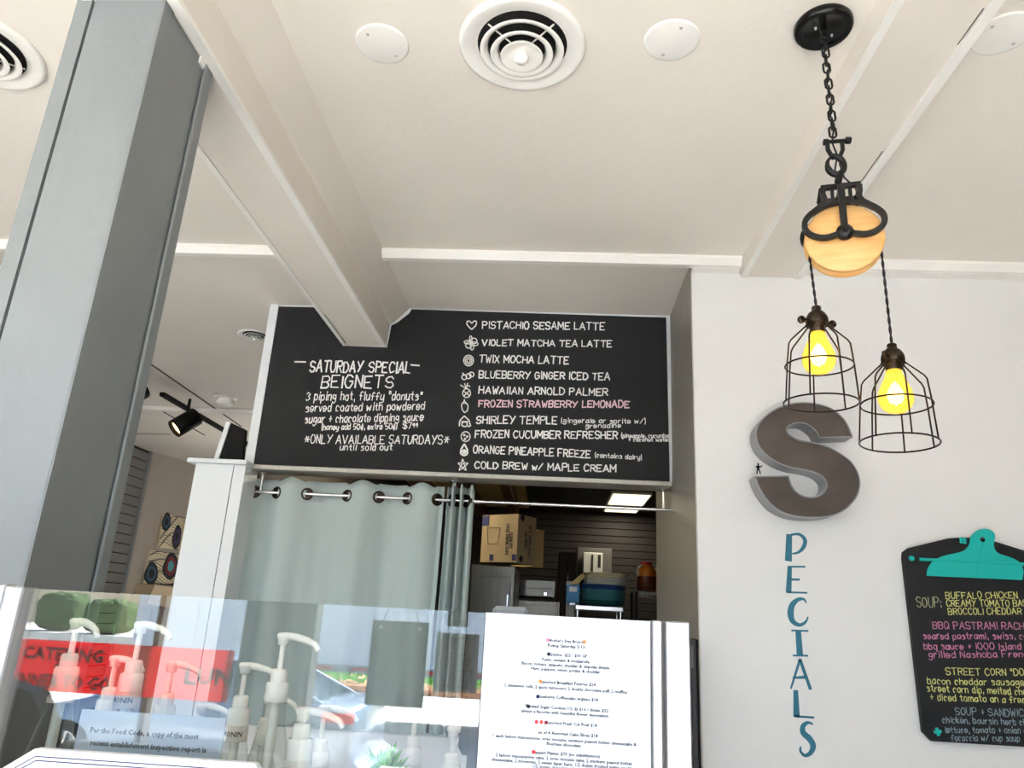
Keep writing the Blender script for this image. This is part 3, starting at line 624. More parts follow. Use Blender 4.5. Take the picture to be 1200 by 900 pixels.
# pulley wheel and cast frames
rz = Matrix.Rotation(math.radians(-14), 3, 'Z'); wc = Vector((px_, py_, 2.398))
MB().lathe([(.001, -.02), (.085, -.02), (.088, -.017), (.088, -.011), (.078, -.007), (.074, 0), (.078, .007), (.088, .011), (.088, .017), (.085, .02), (.001, .02)], wc, 56, rz, ax='y').build('pulley_wheel', 'pulley_wood', pd, True)
for sy in (-1, 1):
    def fp(x, y): return wc + rz @ Vector(((x - 548) * .000408, sy * .032, -(y - 395) * .00044))
    half = [(548, 378), (500, 393), (440, 404), (380, 388), (340, 350), (338, 300), (365, 262), (410, 228), (440, 205), (455, 175), (448, 140), (452, 105)]
    fr = MB()
    for mrr in (1, -1):
        pp = smooth_pts([fp(548 + mrr * (x - 548), y) for x, y in half], 3); fr.ribbon([p - rz @ Vector((0, .005, 0)) * 1 for p in pp], [.0125] * len(pp), rz @ Vector((0, 1, 0)), .010)
    pp = smooth_pts([fp(x, y) for x, y in ((380, 255), (430, 222), (490, 203), (548, 198), (606, 203), (666, 222), (716, 255))], 3); fr.ribbon([p - rz @ Vector((0, .004, 0)) for p in pp], [.012] * len(pp), rz @ Vector((0, 1, 0)), .008)
    fr.ribbon([fp(548, 92) - rz @ Vector((0, .007, 0)), fp(548, 385) - rz @ Vector((0, .007, 0))], [.016, .014], rz @ Vector((0, 1, 0)), .013)
    fr.lathe([(.001, -.010), (.012, -.009), (.019, -.004), (.020, .005), (.001, .006)], fp(548, 378), 20, rz, ax='y')
    fr.ribbon([fp(440, 100) - rz @ Vector((0, .005, 0)), fp(656, 100) - rz @ Vector((0, .005, 0))], [.012] * 2, rz @ Vector((0, 1, 0)), .010)
    fr.ribbon([fp(500, 110) - rz @ Vector((0, .003, 0)), fp(500, 198) - rz @ Vector((0, .003, 0))], [.008] * 2, rz @ Vector((0, 1, 0)), .006).ribbon([fp(596, 110) - rz @ Vector((0, .003, 0)), fp(596, 198) - rz @ Vector((0, .003, 0))], [.008] * 2, rz @ Vector((0, 1, 0)), .006)
    fr.build('pulley_frame', 'black_metal', pd, True)
cr = MB()
for xx in (-.043, 0, .043): cr.tube([wc + rz @ Vector((xx, -.03, .128)), wc + rz @ Vector((xx, .03, .128))], .006, 8)
cr.tube([wc + rz @ Vector((0, -.04, 0)), wc + rz @ Vector((0, .04, 0))], .006, 10).lathe([(.001, -.006), (.006, -.006), (.006, 0)], wc + rz @ Vector((0, -.042, .007)), 6, rz, ax='y')
cr.build('cross_bolts', 'black_metal', pd, True)
def lamp(c, sx, tilt, ang, start):
    top = Vector(c); rt = Matrix.Rotation(tilt[0], 3, 'Y') @ Matrix.Rotation(tilt[1], 3, 'X') @ Matrix.Rotation(ang, 3, 'Z')
    def T(x, y, z_): return top + rt @ Vector((x, y, z_))
    sk = MB().lathe([(.001, .002), (.009, .002), (.0105, 0), (.0105, -.008), (.012, -.010), (.019, -.016), (.024, -.026), (.025, -.034), (.024, -.042), (.018, -.046), (.0165, -.05), (.0165, -.062), (.013, -.064)], top, 28, rt).build('socket', 'bronze', pd, True)
    ws_ = MB()
    for s in (-1, 1): ws_.tube([T(s * .02, 0, -.036), T(s * .036, 0, -.036)], .0045, 8).lathe([(.001, -.004), (.009, -.003), (.009, .003), (.001, .004)], T(s * .039, 0, -.036), 14, rt, ax='y')
    ws_.build('wing_screw', 'bronze', sk, True)
    bb = MB().lathe([(.014, -.056), (.0165, -.066), (.020, -.078), (.028, -.096), (.034, -.112), (.0365, -.125), (.035, -.139), (.028, -.152), (.016, -.160), (.001, -.162)], top, 32, rt).build('bulb', 'bulb_glass', sk, True)
    MB().lathe([(.001, -.088), (.009, -.098), (.016, -.112), (.0175, -.124), (.013, -.137), (.001, -.143)], top, 16, rt).build('filament', 'filament', sk, True)
    cg = MB()
    for i in range(7):
        a = 2 * PI * (i + .3) / 7; prof = [(.022, -.044), (.030, -.052), (.062, -.085), (.067, -.094), (.072, -.14), (.0785, -.232)]
        cg.tube([T(r * math.cos(a), r * math.sin(a), h) for r, h in prof], .0019, 6)
    for r, h in ((.0725, -.143), (.0785, -.230), (.0235, -.044)):
        cg.tube([T(r * math.cos(2 * PI * i / 40), r * math.sin(2 * PI * i / 40), h) for i in range(40)], .0020, 6, True)
    cg.build('wire_cage', 'cage_wire', sk, True)
    st = Vector(start); en = T(0, 0, 0); d = en - st; n = int(d.length / .004); cd_ = MB()
    for ph in (0, PI): cd_.tube([st + d * (i / n) + Vector((math.cos(i * .55 + ph), math.sin(i * .55 + ph), 0)) * .0016 for i in range(n + 1)], .0019, 5)
    cd_.build('twisted_cord', 'cord', pd, True)
lamp((.590, 1.61, 2.224), 0, (.02, .02), .25, wc + rz @ Vector((-.079, 0, 0)))
lamp((.751, 1.61, 2.136), 0, (.045, -.03), .75, wc + rz @ Vector((.079, 0, 0)))
for c in ((.588, 1.60, 2.11), (.749, 1.60, 2.02)):
    L_ = bpy.data.lights.new('bulb_light', 'POINT'); L_.energy = .35; L_.color = (1, .72, .4); L_.shadow_soft_size = .02
    o = bpy.data.objects.new('bulb_light', L_); C.objects.link(o); o.location = c

# ================================================================ CURTAIN AND ROD
RY, RZ = 3.66, 2.047
rd = empty('curtain_rod', (-.47, RY, RZ), 'steel curtain rod hanging under the chalkboard header', 'curtain rod')
MB().tube([(-1.51, RY, RZ), (.572, RY, RZ)], .0085, 12).build('rod', 'rod', rd, True)
MB().tube([(-.40, RY, RZ), (-.39, RY, RZ)], .0105, 12).build('rod_joint', 'rod', rd, True)
for x in (-1.487, -.50, .535):
    MB().tube([(x, RY, 2.145), (x, RY, RZ)], .006, 10).lathe([(.001, 0), (.026, 0), (.027, -.003), (.012, -.008), (.006, -.012)], (x, RY, 2.145), 20).build('bracket', 'rod', rd, True)
def curt(xs, amp, ztop, zbot, name, label, x_in, seed, flat=.0):
    """xs: x of the grommets (zero crossings of the wave)"""
    e = empty(name, ((xs[0] + xs[-1]) / 2, RY, zbot), label, 'curtain', 'grey green grommet curtains')
    NU, NV = 14 * (len(xs) + 1), 36; N = len(xs)
    ext = [x_in[0]] + xs + [x_in[1]]
    V = []; Fs = []
    for j in range(NV + 1):
        t = j / NV; z_ = ztop + (zbot - ztop) * t
        for i in range(NU + 1):
            u = i / NU * (len(ext) - 1); k_ = min(int(u), len(ext) - 2); f_ = u - k_
            x = ext[k_] * (1 - f_) + ext[k_ + 1] * f_
            sg = -1 if k_ % 2 == seed % 2 else 1
            a = amp * (1 - .25 * t); y = sg * math.sin(f_ * PI) * a * (1.0 if 0 < k_ < len(ext) - 2 else .5)
            y += .012 * t * math.sin(x * 31 + 2 * z_ + seed) + .006 * t * math.sin(x * 74 + seed)
            zz = z_ + (.010 * math.cos(f_ * 2 * PI) * -1 * (1 - t) * (sg < 0)) if t < .1 else z_
            V.append((x + .004 * math.sin(z_ * 7 + x * 9) * t, RY + y, zz))
    W = NU + 1
    Fs = [(j * W + i, j * W + i + 1, (j + 1) * W + i + 1, (j + 1) * W + i) for j in range(NV) for i in range(NU)]
    mb = MB(); mb.add(V, Fs, True); o = mb.build('fabric', 'curtain', e, True)
    sd = o.modifiers.new('s', 'SOLIDIFY'); sd.thickness = .0025; sd.offset = 0
    hm = MB()
    zh = ztop - .105
    j = 3
    pts = [Vector((v[0], v[1] - .003, zh)) for v in V[j * W:(j + 1) * W]]
    for i in range(0, NU - 1, 2): hm.tube([pts[i], pts[i + 1]], .0011, 4)
    hm.build('stitching', 'steel_wall', e, True)
    for k_, x in enumerate(xs):
        up = (k_ % 2 == seed % 2); w_ = (ext[k_ + 2] - ext[k_]) / 2; sl_ = math.atan2(amp * PI * .8, w_) * (1 if up else -1)
        u_ = Vector((math.cos(sl_ * .8), math.sin(sl_ * .8), 0))
        nb = Vector((-u_.y, u_.x, 0))
        g = MB(); 
        for off in (-.004, .004): g.tube(circ(Vector((x, RY, RZ)) + nb * off, .026, 24, u_), .0055, 8, True)
        g.build('grommet', 'grommet', e, True)
        d = MB(); d.prism(circ(Vector((x, RY, RZ)) - nb * .0026, .024, 20, u_), nb * .0052); d.build('grommet_opening', 'grommet', e, True)
    return e
def cx(px): return aY(px, 575 + (px - 298) * .041, RY).x
curt([cx(q) for q in (298.6, 325, 360, 407.6, 444, 478, 512)], .032, 2.115, .7, 'curtain', 'wide grey green grommet curtain drawn across the left of the opening', (cx(281), cx(520)), 0)
curt([cx(q) for q in (529, 534, 539, 544, 549)], .045, 2.115, .7, 'curtain', 'narrow bunched grey green curtain panel at mid opening', (cx(524), cx(556)), 1)

# ================================================================ LEDGE FRAME, ART
lf = empty('picture_frame', (-1.62, 3.6, 2.172), 'black picture frame with a white edge leaning on the ledge left of the chalkboard', 'picture frame')
def qd(a, b, c, d, Y, t): return MB().prism([aY(*a, Y), aY(*b, Y), aY(*c, Y), aY(*d, Y)], (0, t, 0))
qd((250, 539), (255, 540), (270, 495), (265, 494), 3.56, .05).build('edge', 'white_paint', lf, True)
qd((255, 540), (283, 542), (287, 503), (270, 495), 3.57, .035).build('panel', 'lampblack', lf, True)
def canvas_(px, label):
    e = empty('canvas_painting', onart(*px[3]) + nv * .01, label, 'painting')
    A, B, Cc, D = [onart(*q_) + nv * .003 for q_ in px]
    A.z = B.z = (A.z + B.z) / 2; Cc.z = D.z = (Cc.z + D.z) / 2
    D.x, D.y = A.x, A.y; Cc.x, Cc.y = B.x, B.y
    MB().prism([A, B, Cc, D], nv * .035).build('canvas', 'canvas', e, True)
    return e, A, B, Cc, D
def agate(e, A, B, D, u, v, ru, rv, cols):
    for i, c in enumerate(cols):
        k_ = 1 - i * .3
        pts = [A + (B - A) * (u + ru * k_ * math.cos(a) * (1 + .08 * math.sin(3 * a + i))) + (D - A) * (v + rv * k_ * math.sin(a) * (1 + .1 * math.sin(2 * a))) + nv * (.036 + .002 * i) for a in [2 * PI * j / 24 for j in range(24)]]
        MB().prism(pts, nv * .0015).build('painted_shape', c, e, True)
def waves(e, A, B, D, seed, n=16):
    mb = MB(); rn = random.Random(seed)
    for i in range(n):
        v0 = (i + .5) / n; ph = seed; pts = []
        for j in range(17):
            u = j / 16; v = v0 + .14 * math.sin(u * 5 + ph + i * .12) + .04 * math.sin(u * 11 + i); pts.append(A + (B - A) * u + (D - A) * min(.99, max(.01, v)) + nv * .0355)
        mb.ribbon(pts, [.003 + .005 * rn.random()] * 17, nv, .001)
    mb.build('painted_lines', 'agate_black', e, True, fix=False)
e, A, B, Cc, D = canvas_([(190, 602), (214, 607), (204, 645), (178, 640)], 'upper left canvas of abstract agate shapes on the far wall')
waves(e, A, B, D, 1); agate(e, A, B, D, .16, .22, .2, .28, ['agate_black', 'agate_blue', 'agate_black']); agate(e, A, B, D, .78, .62, .2, .36, ['agate_black', 'agate_purple', 'agate_black'])
e, A, B, Cc, D = canvas_([(216, 607.5), (236, 612), (228, 650), (206, 645.5)], 'upper right canvas of abstract cream lines, partly behind the pier')
waves(e, A, B, D, 2); agate(e, A, B, D, .45, .75, .25, .22, ['agate_black', 'agate_red'])
e, A, B, Cc, D = canvas_([(174, 643), (230, 653), (222, 690), (161, 680)], 'lower canvas of abstract agate shapes with a red ring on the far wall')
waves(e, A, B, D, 3, 20); agate(e, A, B, D, .1, .7, .13, .34, ['agate_black', 'agate_blue', 'agate_black']); agate(e, A, B, D, .45, .42, .15, .42, ['agate_black', 'agate_red', 'agate_teal']); agate(e, A, B, D, .92, .35, .1, .25, ['agate_black', 'agate_blue'])
q = MB().prism([onart(160, 684), onart(226, 694), onart(220, 718), onart(150, 706)], nv * .3).build('low_cabinet', 'tan', label='tan wooden cabinet top beneath the paintings in the far room', cat='cabinet')

# ================================================================ KITCHEN BEHIND THE OPENING
def kp(x, y): return (540 + x / 4.615, 550 + y / 4.615)
for (lab, q4, zz) in (('bright square ceiling light panel in the kitchen', [(720, 577), (762, 579), (753, 590), (713, 589)], 2.79), ('thin bright light panel further back in the kitchen', [(711, 593), (748, 594), (746, 598), (711, 597.5)], 2.79)):
    P4 = [aZ(*q_, zz) for q_ in q4]; x0, x1 = min(p.x for p in P4), max(p.x for p in P4); y0, y1 = min(p.y for p in P4), min(9.0, max(p.y for p in P4))
    if y1 - y0 < .1: y0 = y1 - .25
    e = empty('kitchen_light', ((x0 + x1) / 2, (y0 + y1) / 2, 2.79), lab, 'ceiling light', 'kitchen ceiling lights')
    MB().bbox((x0 - .02, y0 - .02, 2.775), (x1 + .02, y1 + .02, 2.8), .003).build('frame', 'trim', e, True)
    box((x0, y0, 2.768), (x1, y1, 2.776)).build('diffuser', 'panel_light', e, True)
    ld = bpy.data.lights.new('kitchen_area', 'AREA'); ld.shape = 'RECTANGLE'; ld.size = x1 - x0; ld.size_y = y1 - y0; ld.energy = 1.3; ld.color = (1, .93, .75)
    lo_ = bpy.data.objects.new('kitchen_area', ld); C.objects.link(lo_); lo_.location = ((x0 + x1) / 2, (y0 + y1) / 2, 2.76)
e = empty('kitchen_light', (-1.0, 5.0, 2.6), 'added square warm fill light for the kitchen, unseen behind the drawn curtain', 'ceiling light', 'kitchen ceiling lights')  # unseen fixture added to brighten the kitchen timbers
MB().bbox((-1.2, 4.8, 2.63), (-.8, 5.2, 2.66), .003).build('frame', 'trim', e, True); box((-1.18, 4.82, 2.622), (-.82, 5.18, 2.63)).build('diffuser', 'panel_light', e, True)
MB().tube([(-1.0, 5.0, 2.66), (-1.0, 5.0, 2.8)], .01, 8).build('stem', 'lampblack', e, True)
ld = bpy.data.lights.new('kitchen_fill', 'POINT'); ld.shadow_soft_size = .1; ld.energy = 3.5; ld.color = (1, .86, .62)
lo_ = bpy.data.objects.new('kitchen_area', ld); C.objects.link(lo_); lo_.location = (-1.0, 5.0, 2.45)
# carton stack, turned so that two sides show
KY = 5.0
c0 = aY(605, 659, KY); ct = aY(605, 602, KY)
def carton(name, corner, h, wl, wr, ang, label, m, texts=False):
    e = empty(name, corner, label, 'carton', 'cardboard cartons')
    u = Vector((-math.cos(ang), math.sin(ang), 0)); v = Vector((math.sin(ang), math.cos(ang), 0))
    MB().prism([(0, 0, 0), u * wl, u * wl + v * wr, v * wr], (0, 0, h)).build('body', m, e)
    n1 = -v; n2 = -u
    MB().prism([n1 * .001, n1 * .001 + u * wl, u * wl, Vector()], (0, 0, .001)).build('flap_seam', 'ink', e)
    if texts:
        def put(s, fu, ox, oz, wd, ht, nn, mm='ink'):
            o = stext(s, wd, (0, 0, 0), 'lettering', mm, None, height=ht * 1.6, bold=.03); o.parent = e
            for vv in o.data.vertices: vv.co = fu * (ox + vv.co.z) + Vector((0, 0, oz - vv.co.x)) + nn * (.002 + abs(vv.co.y) * .1)
        put('CLEAR PET', -u, -wl * .17, h * .45, h * .34, .018, n1); put('COLD DRINK CUPS', -u, -wl * .27, h * .48, h * .66, .018, n1)
        def put2(s, ox, oz, wd, ht):
            o = stext(s, wd, (0, 0, 0), 'lettering', 'ink', None, height=ht * 1.2, bold=.03); o.parent = e
            for vv in o.data.vertices: vv.co = v * (ox - vv.co.z) + Vector((0, 0, oz + vv.co.x)) + n2 * (.002 + abs(vv.co.y) * .1)
        put2('CLEAR PET', wr * .45, h * .48, h * .4, .03); put2('COLD DRINK CUPS', wr * .66, h * .48, h * .68, .03)
        mk = MB()
        for (a, b, s_) in ((.93 * wl, .88 * h, .035), (.08 * wl, .10 * h, .02), (.70 * wl, .10 * h, .02)): mk.prism([u * (a - s_) + n1 * .002 + Vector((0, 0, b - s_)), u * (a + s_ * .6) + n1 * .002 + Vector((0, 0, b - s_)), u * (a + s_ * .6) + n1 * .002 + Vector((0, 0, b + s_)), u * (a - s_) + n1 * .002 + Vector((0, 0, b + s_))], n1 * .0005)
        mk.build('printed_mark', 'ink_blue', e)
        cu_ = MB(); A_ = [(.85, .72), (.48, .72), (.53, .38), (.80, .38), (.85, .72)]
        for a_, b_ in zip(A_, A_[1:]): cu_.ribbon([u * a_[0] * wl + n1 * .002 + Vector((0, 0, a_[1] * h)), u * b_[0] * wl + n1 * .002 + Vector((0, 0, b_[1] * h))], [.003, .003], n1, .0004)
        cu_.build('printed_cup', 'ink', e, fix=False)
        cr_ = MB()
        for (b, ) in ((.93 * h,), (.08 * h,)):
            cr_.prism([v * wr * .22 + n2 * .002 + Vector((0, 0, b)) + (v * math.cos(t_) + Vector((0, 0, math.sin(t_)))) * .022 for t_ in [2 * PI * i / 16 for i in range(16)]], n2 * .0005)
        cr_.build('printed_badge', 'ink', e)
    return e
hh = ct.z - c0.z
carton('carton', c0, hh, .30, .22, math.radians(32), 'tan cold drink cups carton, front one beside the bunched curtain', 'cardboard', True)
c1 = aY(624, 664, 5.45); carton('carton', c1, .27, .2, .12, math.radians(38), 'second tan carton behind the cold drink cups carton', 'cardboard_light')
# refrigerator / stainless units
def unit(name, a, b, Y, d, m, label, cat, parts=()):
    A_, B_ = aY(*a, Y), aY(*b, Y); A_.z = max(A_.z, .01)
    if b[1] > 780 and Y > 4: B_.z = .01
    x0, x1, z0, z1 = min(A_.x, B_.x), max(A_.x, B_.x), min(A_.z, B_.z), max(A_.z, B_.z)
    e = empty(name, ((x0 + x1) / 2, Y + d / 2, z0), label, cat)
    MB().bbox((x0, Y, z0), (x1, Y + d, z1), .006).build('body', m, e, True)
    for (nm, fx0, fz0, fx1, fz1, pr2, mm) in parts:
        MB().bbox((x0 + (x1 - x0) * fx0, Y - pr2, z0 + (z1 - z0) * fz0), (x0 + (x1 - x0) * fx1, Y + .002, z0 + (z1 - z0) * fz1), .002).build(nm, mm, e, True)
    return e
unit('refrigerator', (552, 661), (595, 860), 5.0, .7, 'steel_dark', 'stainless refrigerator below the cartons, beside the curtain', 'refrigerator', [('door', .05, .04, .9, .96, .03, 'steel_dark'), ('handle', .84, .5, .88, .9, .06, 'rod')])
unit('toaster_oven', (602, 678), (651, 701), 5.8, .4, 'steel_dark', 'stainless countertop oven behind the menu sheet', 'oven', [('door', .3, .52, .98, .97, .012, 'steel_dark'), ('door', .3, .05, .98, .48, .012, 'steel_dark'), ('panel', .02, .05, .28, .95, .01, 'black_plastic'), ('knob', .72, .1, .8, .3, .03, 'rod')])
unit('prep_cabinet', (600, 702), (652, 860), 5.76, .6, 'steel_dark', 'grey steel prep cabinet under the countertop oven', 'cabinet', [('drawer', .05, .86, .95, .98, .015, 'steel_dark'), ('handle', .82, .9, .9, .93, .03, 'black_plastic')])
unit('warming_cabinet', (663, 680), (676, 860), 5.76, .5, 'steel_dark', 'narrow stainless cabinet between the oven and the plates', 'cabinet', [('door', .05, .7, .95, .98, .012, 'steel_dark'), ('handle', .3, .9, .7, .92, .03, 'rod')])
# plate stand
a_ = aY(674, 708, 5.0); b_ = aY(730, 708, 5.0); e = empty('plate_stand', ((a_.x + b_.x) / 2, 5.1, .9), 'metal tube stand carrying the stack of plates', 'stand')
zt = a_.z - .004; mb = MB()
MB().bbox((a_.x, 4.96, zt - .03), (b_.x, 5.3, zt), .004).build('top', 'steel', e, True)
for x in (a_.x + .015, b_.x - .015):
    for y in (4.98, 5.27): MB().tube([(x, y, .9), (x, y, zt - .03)], .012, 8).build('leg', 'rod', e, True)
wt = empty('work_table', ((a_.x + b_.x) / 2, 5.12, 0), 'steel work table under the plate stand in the kitchen', 'table')
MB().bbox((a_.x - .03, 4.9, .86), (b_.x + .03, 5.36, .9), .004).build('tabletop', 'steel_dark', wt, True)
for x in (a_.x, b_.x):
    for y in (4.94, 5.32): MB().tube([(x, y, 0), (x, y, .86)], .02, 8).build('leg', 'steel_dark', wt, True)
# plates
cxp = aY(707, 700, 5.12).x; z = zt
cols = ['green_plate'] * 3 + ['teal_plate'] * 7 + ['blue_plate'] * 3 + ['white_plate'] * 4 + ['cream_plate'] * 3
names_ = {'green_plate': 'dark green', 'teal_plate': 'pale teal', 'blue_plate': 'dark blue', 'white_plate': 'white', 'cream_plate': 'cream'}
where = {'green_plate': 'at the bottom of the kitchen stack', 'teal_plate': 'above the dark green plates in the kitchen stack', 'blue_plate': 'in the middle of the kitchen stack', 'white_plate': 'just above the dark blue plates', 'cream_plate': 'at the top of the kitchen stack'}
protos = {}
for i, c in enumerate(cols):
    if c not in protos:
        o = MB().lathe([(.001, 0), (.085, 0), (.095, .004), (.148, .014), (.15, .017), (.146, .018), (.094, .009), (.001, .006)], n=36).build('plate', c); protos[c] = o
    else: o = protos[c].copy(); C.objects.link(o)
    o.location = (cxp + random.uniform(-.006, .006) + (.012 if i > 12 else 0), 5.13, z); pass
    z += .0098 if i < 13 else .0112
    ordn = ['lowest', 'second lowest', 'third from the bottom', 'fourth from the bottom', 'fifth from the bottom', 'sixth from the bottom', 'topmost']; kk = i - cols.index(c); tag(o, '%s plate in the kitchen stack, %s of its colour' % (names_[c], ordn[kk] if kk < cols.count(c) - 1 else 'topmost'), 'plate', '%s plates in the kitchen stack' % names_[c])
e = unit('food_box', (664, 685), (679, 706.5), 5.0, .08, 'box_blue', 'small blue carton with an open beige flap beside the plates', 'box', [('label', .2, .6, .8, .9, .001, 'white_plate')])
qd((668, 684), (678, 684), (686, 675), (682, 672), 4.99, .03).build('flap', 'cardboard_light', e, True)
# electrical box on the far wall
unit('wall_notice_board', (677, 641), (717, 680), 8.9, .15, 'frame_dark', 'dark notice board on the kitchen back wall', 'notice board')
unit('paper_dispenser', (684, 647), (706, 673), 8.7, .18, 'white_plate', 'white paper dispenser on the kitchen back wall', 'dispenser', [('slot', .42, .1, .5, .9, .02, 'black_plastic'), ('label', .75, .3, .9, .9, .004, 'ink')])
unit('upright_freezer', (655, 646), (673, 800), 7.6, .6, 'dark_wall', 'dark upright cabinet at the back of the kitchen', 'cabinet', [('door', .04, .02, .46, .98, .02, 'dark_wall'), ('door', .54, .02, .96, .98, .02, 'dark_wall'), ('handle', .5, .6, .53, .9, .04, 'rod')])
# wire shelf and sauce jugs
SHY = 5.4; a_ = aY(744, 693, SHY); x1_ = a_.x + .5
e = empty('wire_shelf', (a_.x + .25, SHY + .15, 0), 'wire shelf rack with sauce jugs at the right of the opening', 'shelf')
for x in (a_.x + .01, x1_):
    for y in (SHY, SHY + .3): MB().tube([(x, y, .01), (x, y, a_.z + .0)], .011, 8).build('post', 'black_metal', e, True)
for zz in (a_.z, a_.z - .45):
    ws2 = MB().tube([(a_.x, SHY, zz), (x1_, SHY, zz)], .005, 6).tube([(a_.x, SHY, zz - .03), (x1_, SHY, zz - .03)], .005, 6).tube([(a_.x, SHY + .3, zz), (x1_, SHY + .3, zz)], .005, 6)
    for k in range(18): ws2.tube([(a_.x + .03 * k, SHY, zz + .004), (a_.x + .03 * k, SHY + .3, zz + .004)], .002, 5)
    for k in range(17): ws2.tube([(a_.x + .03 * k, SHY, zz - .03), (a_.x + .03 * (k + .5), SHY, zz)], .002, 5).tube([(a_.x + .03 * (k + .5), SHY, zz), (a_.x + .03 * (k + 1), SHY, zz - .03)], .002, 5)
    ws2.build('shelf_grid', 'rod', e, True)
zj = a_.z + .008
for i, (px1, dy, lab) in enumerate(((758, 0, 'orange sauce jug with a red cap on the wire shelf'), (776, .19, 'pale capped sauce jug behind the orange one'))):
    c = aY(px1, 690, SHY + .06 + dy); e = empty('sauce_jug', (c.x, SHY + .08 + dy, zj), lab, 'jug', 'sauce jugs')
    MB().lathe([(.001, 0), (.062, 0), (.068, .01), (.068, .10)], n=20).build('label_band' if 0 else 'lower_body', 'brown_sauce' if i == 0 else 'orange_sauce', e)
    MB().lathe([(.068, .10), (.067, .13), (.055, .165), (.04, .18), (.038, .185)], n=20).build('upper_body', 'orange_sauce', e)
    MB().lathe([(.04, .183), (.042, .185), (.042, .20), (.001, .202)], n=20).build('cap', 'red' if i == 0 else 'cream_plate', e)
    MB().tube([(-.03, -.05, .175), (-.062, -.055, .16), (-.072, -.055, .12), (-.06, -.05, .10)], .009, 8).build('handle', 'cream_plate', e)

# ================================================================ DISPLAY CASE
zg = 1.506
dc = empty('display_case', (-.27, 1.2, 0), 'stainless and glass counter display case across the foreground', 'display case')
pA = lambda px: aY(px, 728, GY).x
gl = box((-.703, GY, .86), (-.085, GY + .006, zg)).build('front_glass', 'case_glass', dc, True)
box((-.085, GY + .002, .86), (.128, GY + .008, zg - .002)).build('front_glass', 'case_glass', dc, True)
MB().bbox((-.728, GY - .012, 0), (-.702, GY + .02, 1.508), .002).build('post', 'steel_brushed', dc, True)
MB().bbox((-1.02, GY - .004, 0), (-.733, GY + .02, 1.51), .002).build('side_panel', 'steel_brushed', dc, True)
box((-.735, GY + .002, 0), (-.726, GY + .018, 1.505)).build('joint', 'frame_dark', dc, True)
MB().bbox((.1285, GY - .012, 0), (.1405, GY + .02, 1.508), .0015).build('post', 'steel_brushed', dc, True)
box((.1405, GY - .004, 0), (.1445, GY + .018, 1.505)).build('joint', 'frame_dark', dc, True)
MB().bbox((.1445, GY - .010, 0), (.176, GY + .03, 1.508), .002).build('post', 'steel_brushed', dc, True)
box((-.098, GY + .012, .86), (-.082, GY + .04, 1.5)).build('inner_post', 'black_plastic', dc, True)
MB().tube([(-.101, GY + .02, z_) for z_ in (1.435, 1.425, 1.40, 1.37, 1.345, 1.335)], [.003, .007, .006, .007, .010, .004], 12).build('hinge', 'black_plastic', dc, True)
box((-.73, GY - .005, .2), (.176, GY + .01, .86)).build('lower_panel', 'steel_brushed', dc, True)
box((-.73, GY + .0, 1.02), (.176, 1.75, 1.045)).build('counter_shelf', 'steel_wall', dc, True)
box((-.73, GY + .012, 0), (.176, 1.75, .2)).build('base', 'black_plastic', dc, True)
box((.150, GY + .03, .2), (.172, 1.75, 1.02)).build('side_wall', 'steel_wall', dc, True)
box((-1.02, GY + .03, 0), (-.735, 1.30, 1.02)).build('side_wall', 'steel_wall', dc, True)
# menu sheet
ms = empty('menu_sheet', (.023, GY - .004, 1.0), 'white printed brunch menu sheet on the case front at lower centre', 'menu')
box((-.0835, GY - .0025, 1.16), (.127, GY - .001, 1.5065)).build('paper', 'paper', ms, True)
rows = [(205, 'Mother\'s Day Brunch', 150, 415), (229, 'Pickup Saturday 5/13', 155, 414), (271, 'Quiche:  $25 / $30 GF', 158, 423), (296, 'Pesto, tomato & mozzarella', 198, 412), (319, 'Bacon, tomato, jalapeño cheddar & chipotle drizzle', 368, 411), (341, 'Ham, peppers, onion, potato & cheddar', 288, 411), (402, 'Assorted Breakfast Pastries $24', 234, 420), (427, '2 cinnamon rolls, 2 apple turnovers, 2 double chocolate puff, 2 muffins', 510, 410), (472, 'Blueberry Coffeecake w/glaze $14', 250, 421), (520, 'Frosted Sugar Cookies 1/2 dz $16 / dozen $32', 341, 417), (543, 'always a favorite with beautiful flower decoration', 358, 406), (593, 'Assorted Fresh Cut Fruit $18', 210, 438), (640, 'Box of 4 Assorted Cake Slices $18', 256, 415), (668, '1 each lemon mascarpone, oreo mousse, snickers peanut butter cheesecake &', 585, 405), (690, 'flourless chocolate', 140, 402), (735, 'Dessert Platter $70 (no substitutions)', 277, 413), (758, '2 lemon mascarpone cake, 2 oreo mousse cake, 2 snickers peanut butter', 553, 402), (780, 'cheesecake, 2 brownies, 2 seven layer bars, 1/2 dozen frosted sugar cookies', 580, 398), (800, '1/2 dozen chocolate chip cookies', 240, 398)]
for (y, s, w_, xc_) in rows:
    p = aY(560 + xc_ / 4, 700 + y / 4, GY - .0026); stext(s, w_ / 4 * GY / 832, (p.x, GY - .0027, p.z), 'lettering', 'paper_ink', ms)
for (x, y, c) in ((328, 200, 'chalk_rose'), (500, 209, 'orange_sauce'), (332, 266, 'ink'), (293, 394, 'orange_sauce'), (281, 465, 'ink_blue'), (237, 511, 'paper_ink'), (275, 584, 'red'), (298, 585, 'red'), (319, 587, 'agate_red'), (273, 633, 'cream_plate'), (262, 725, 'red')):
    p = aY(560 + x / 4, 700 + y / 4, GY - .0026); MB().prism([p + Vector((math.cos(t_) * .0024, 0, math.sin(t_) * .0024)) for t_ in [2 * PI * i / 8 + .4 for i in range(8)]], (0, -.0004, 0)).build('printed_icon', c, ms, True)
gt = unit('tablet', (577, 709.5), (618, 750), 1.22, .012, 'grey_plastic', 'grey flat tablet standing behind the top of the menu sheet', 'tablet', [('stand', .3, 0, .7, .3, .01, 'black_plastic')])
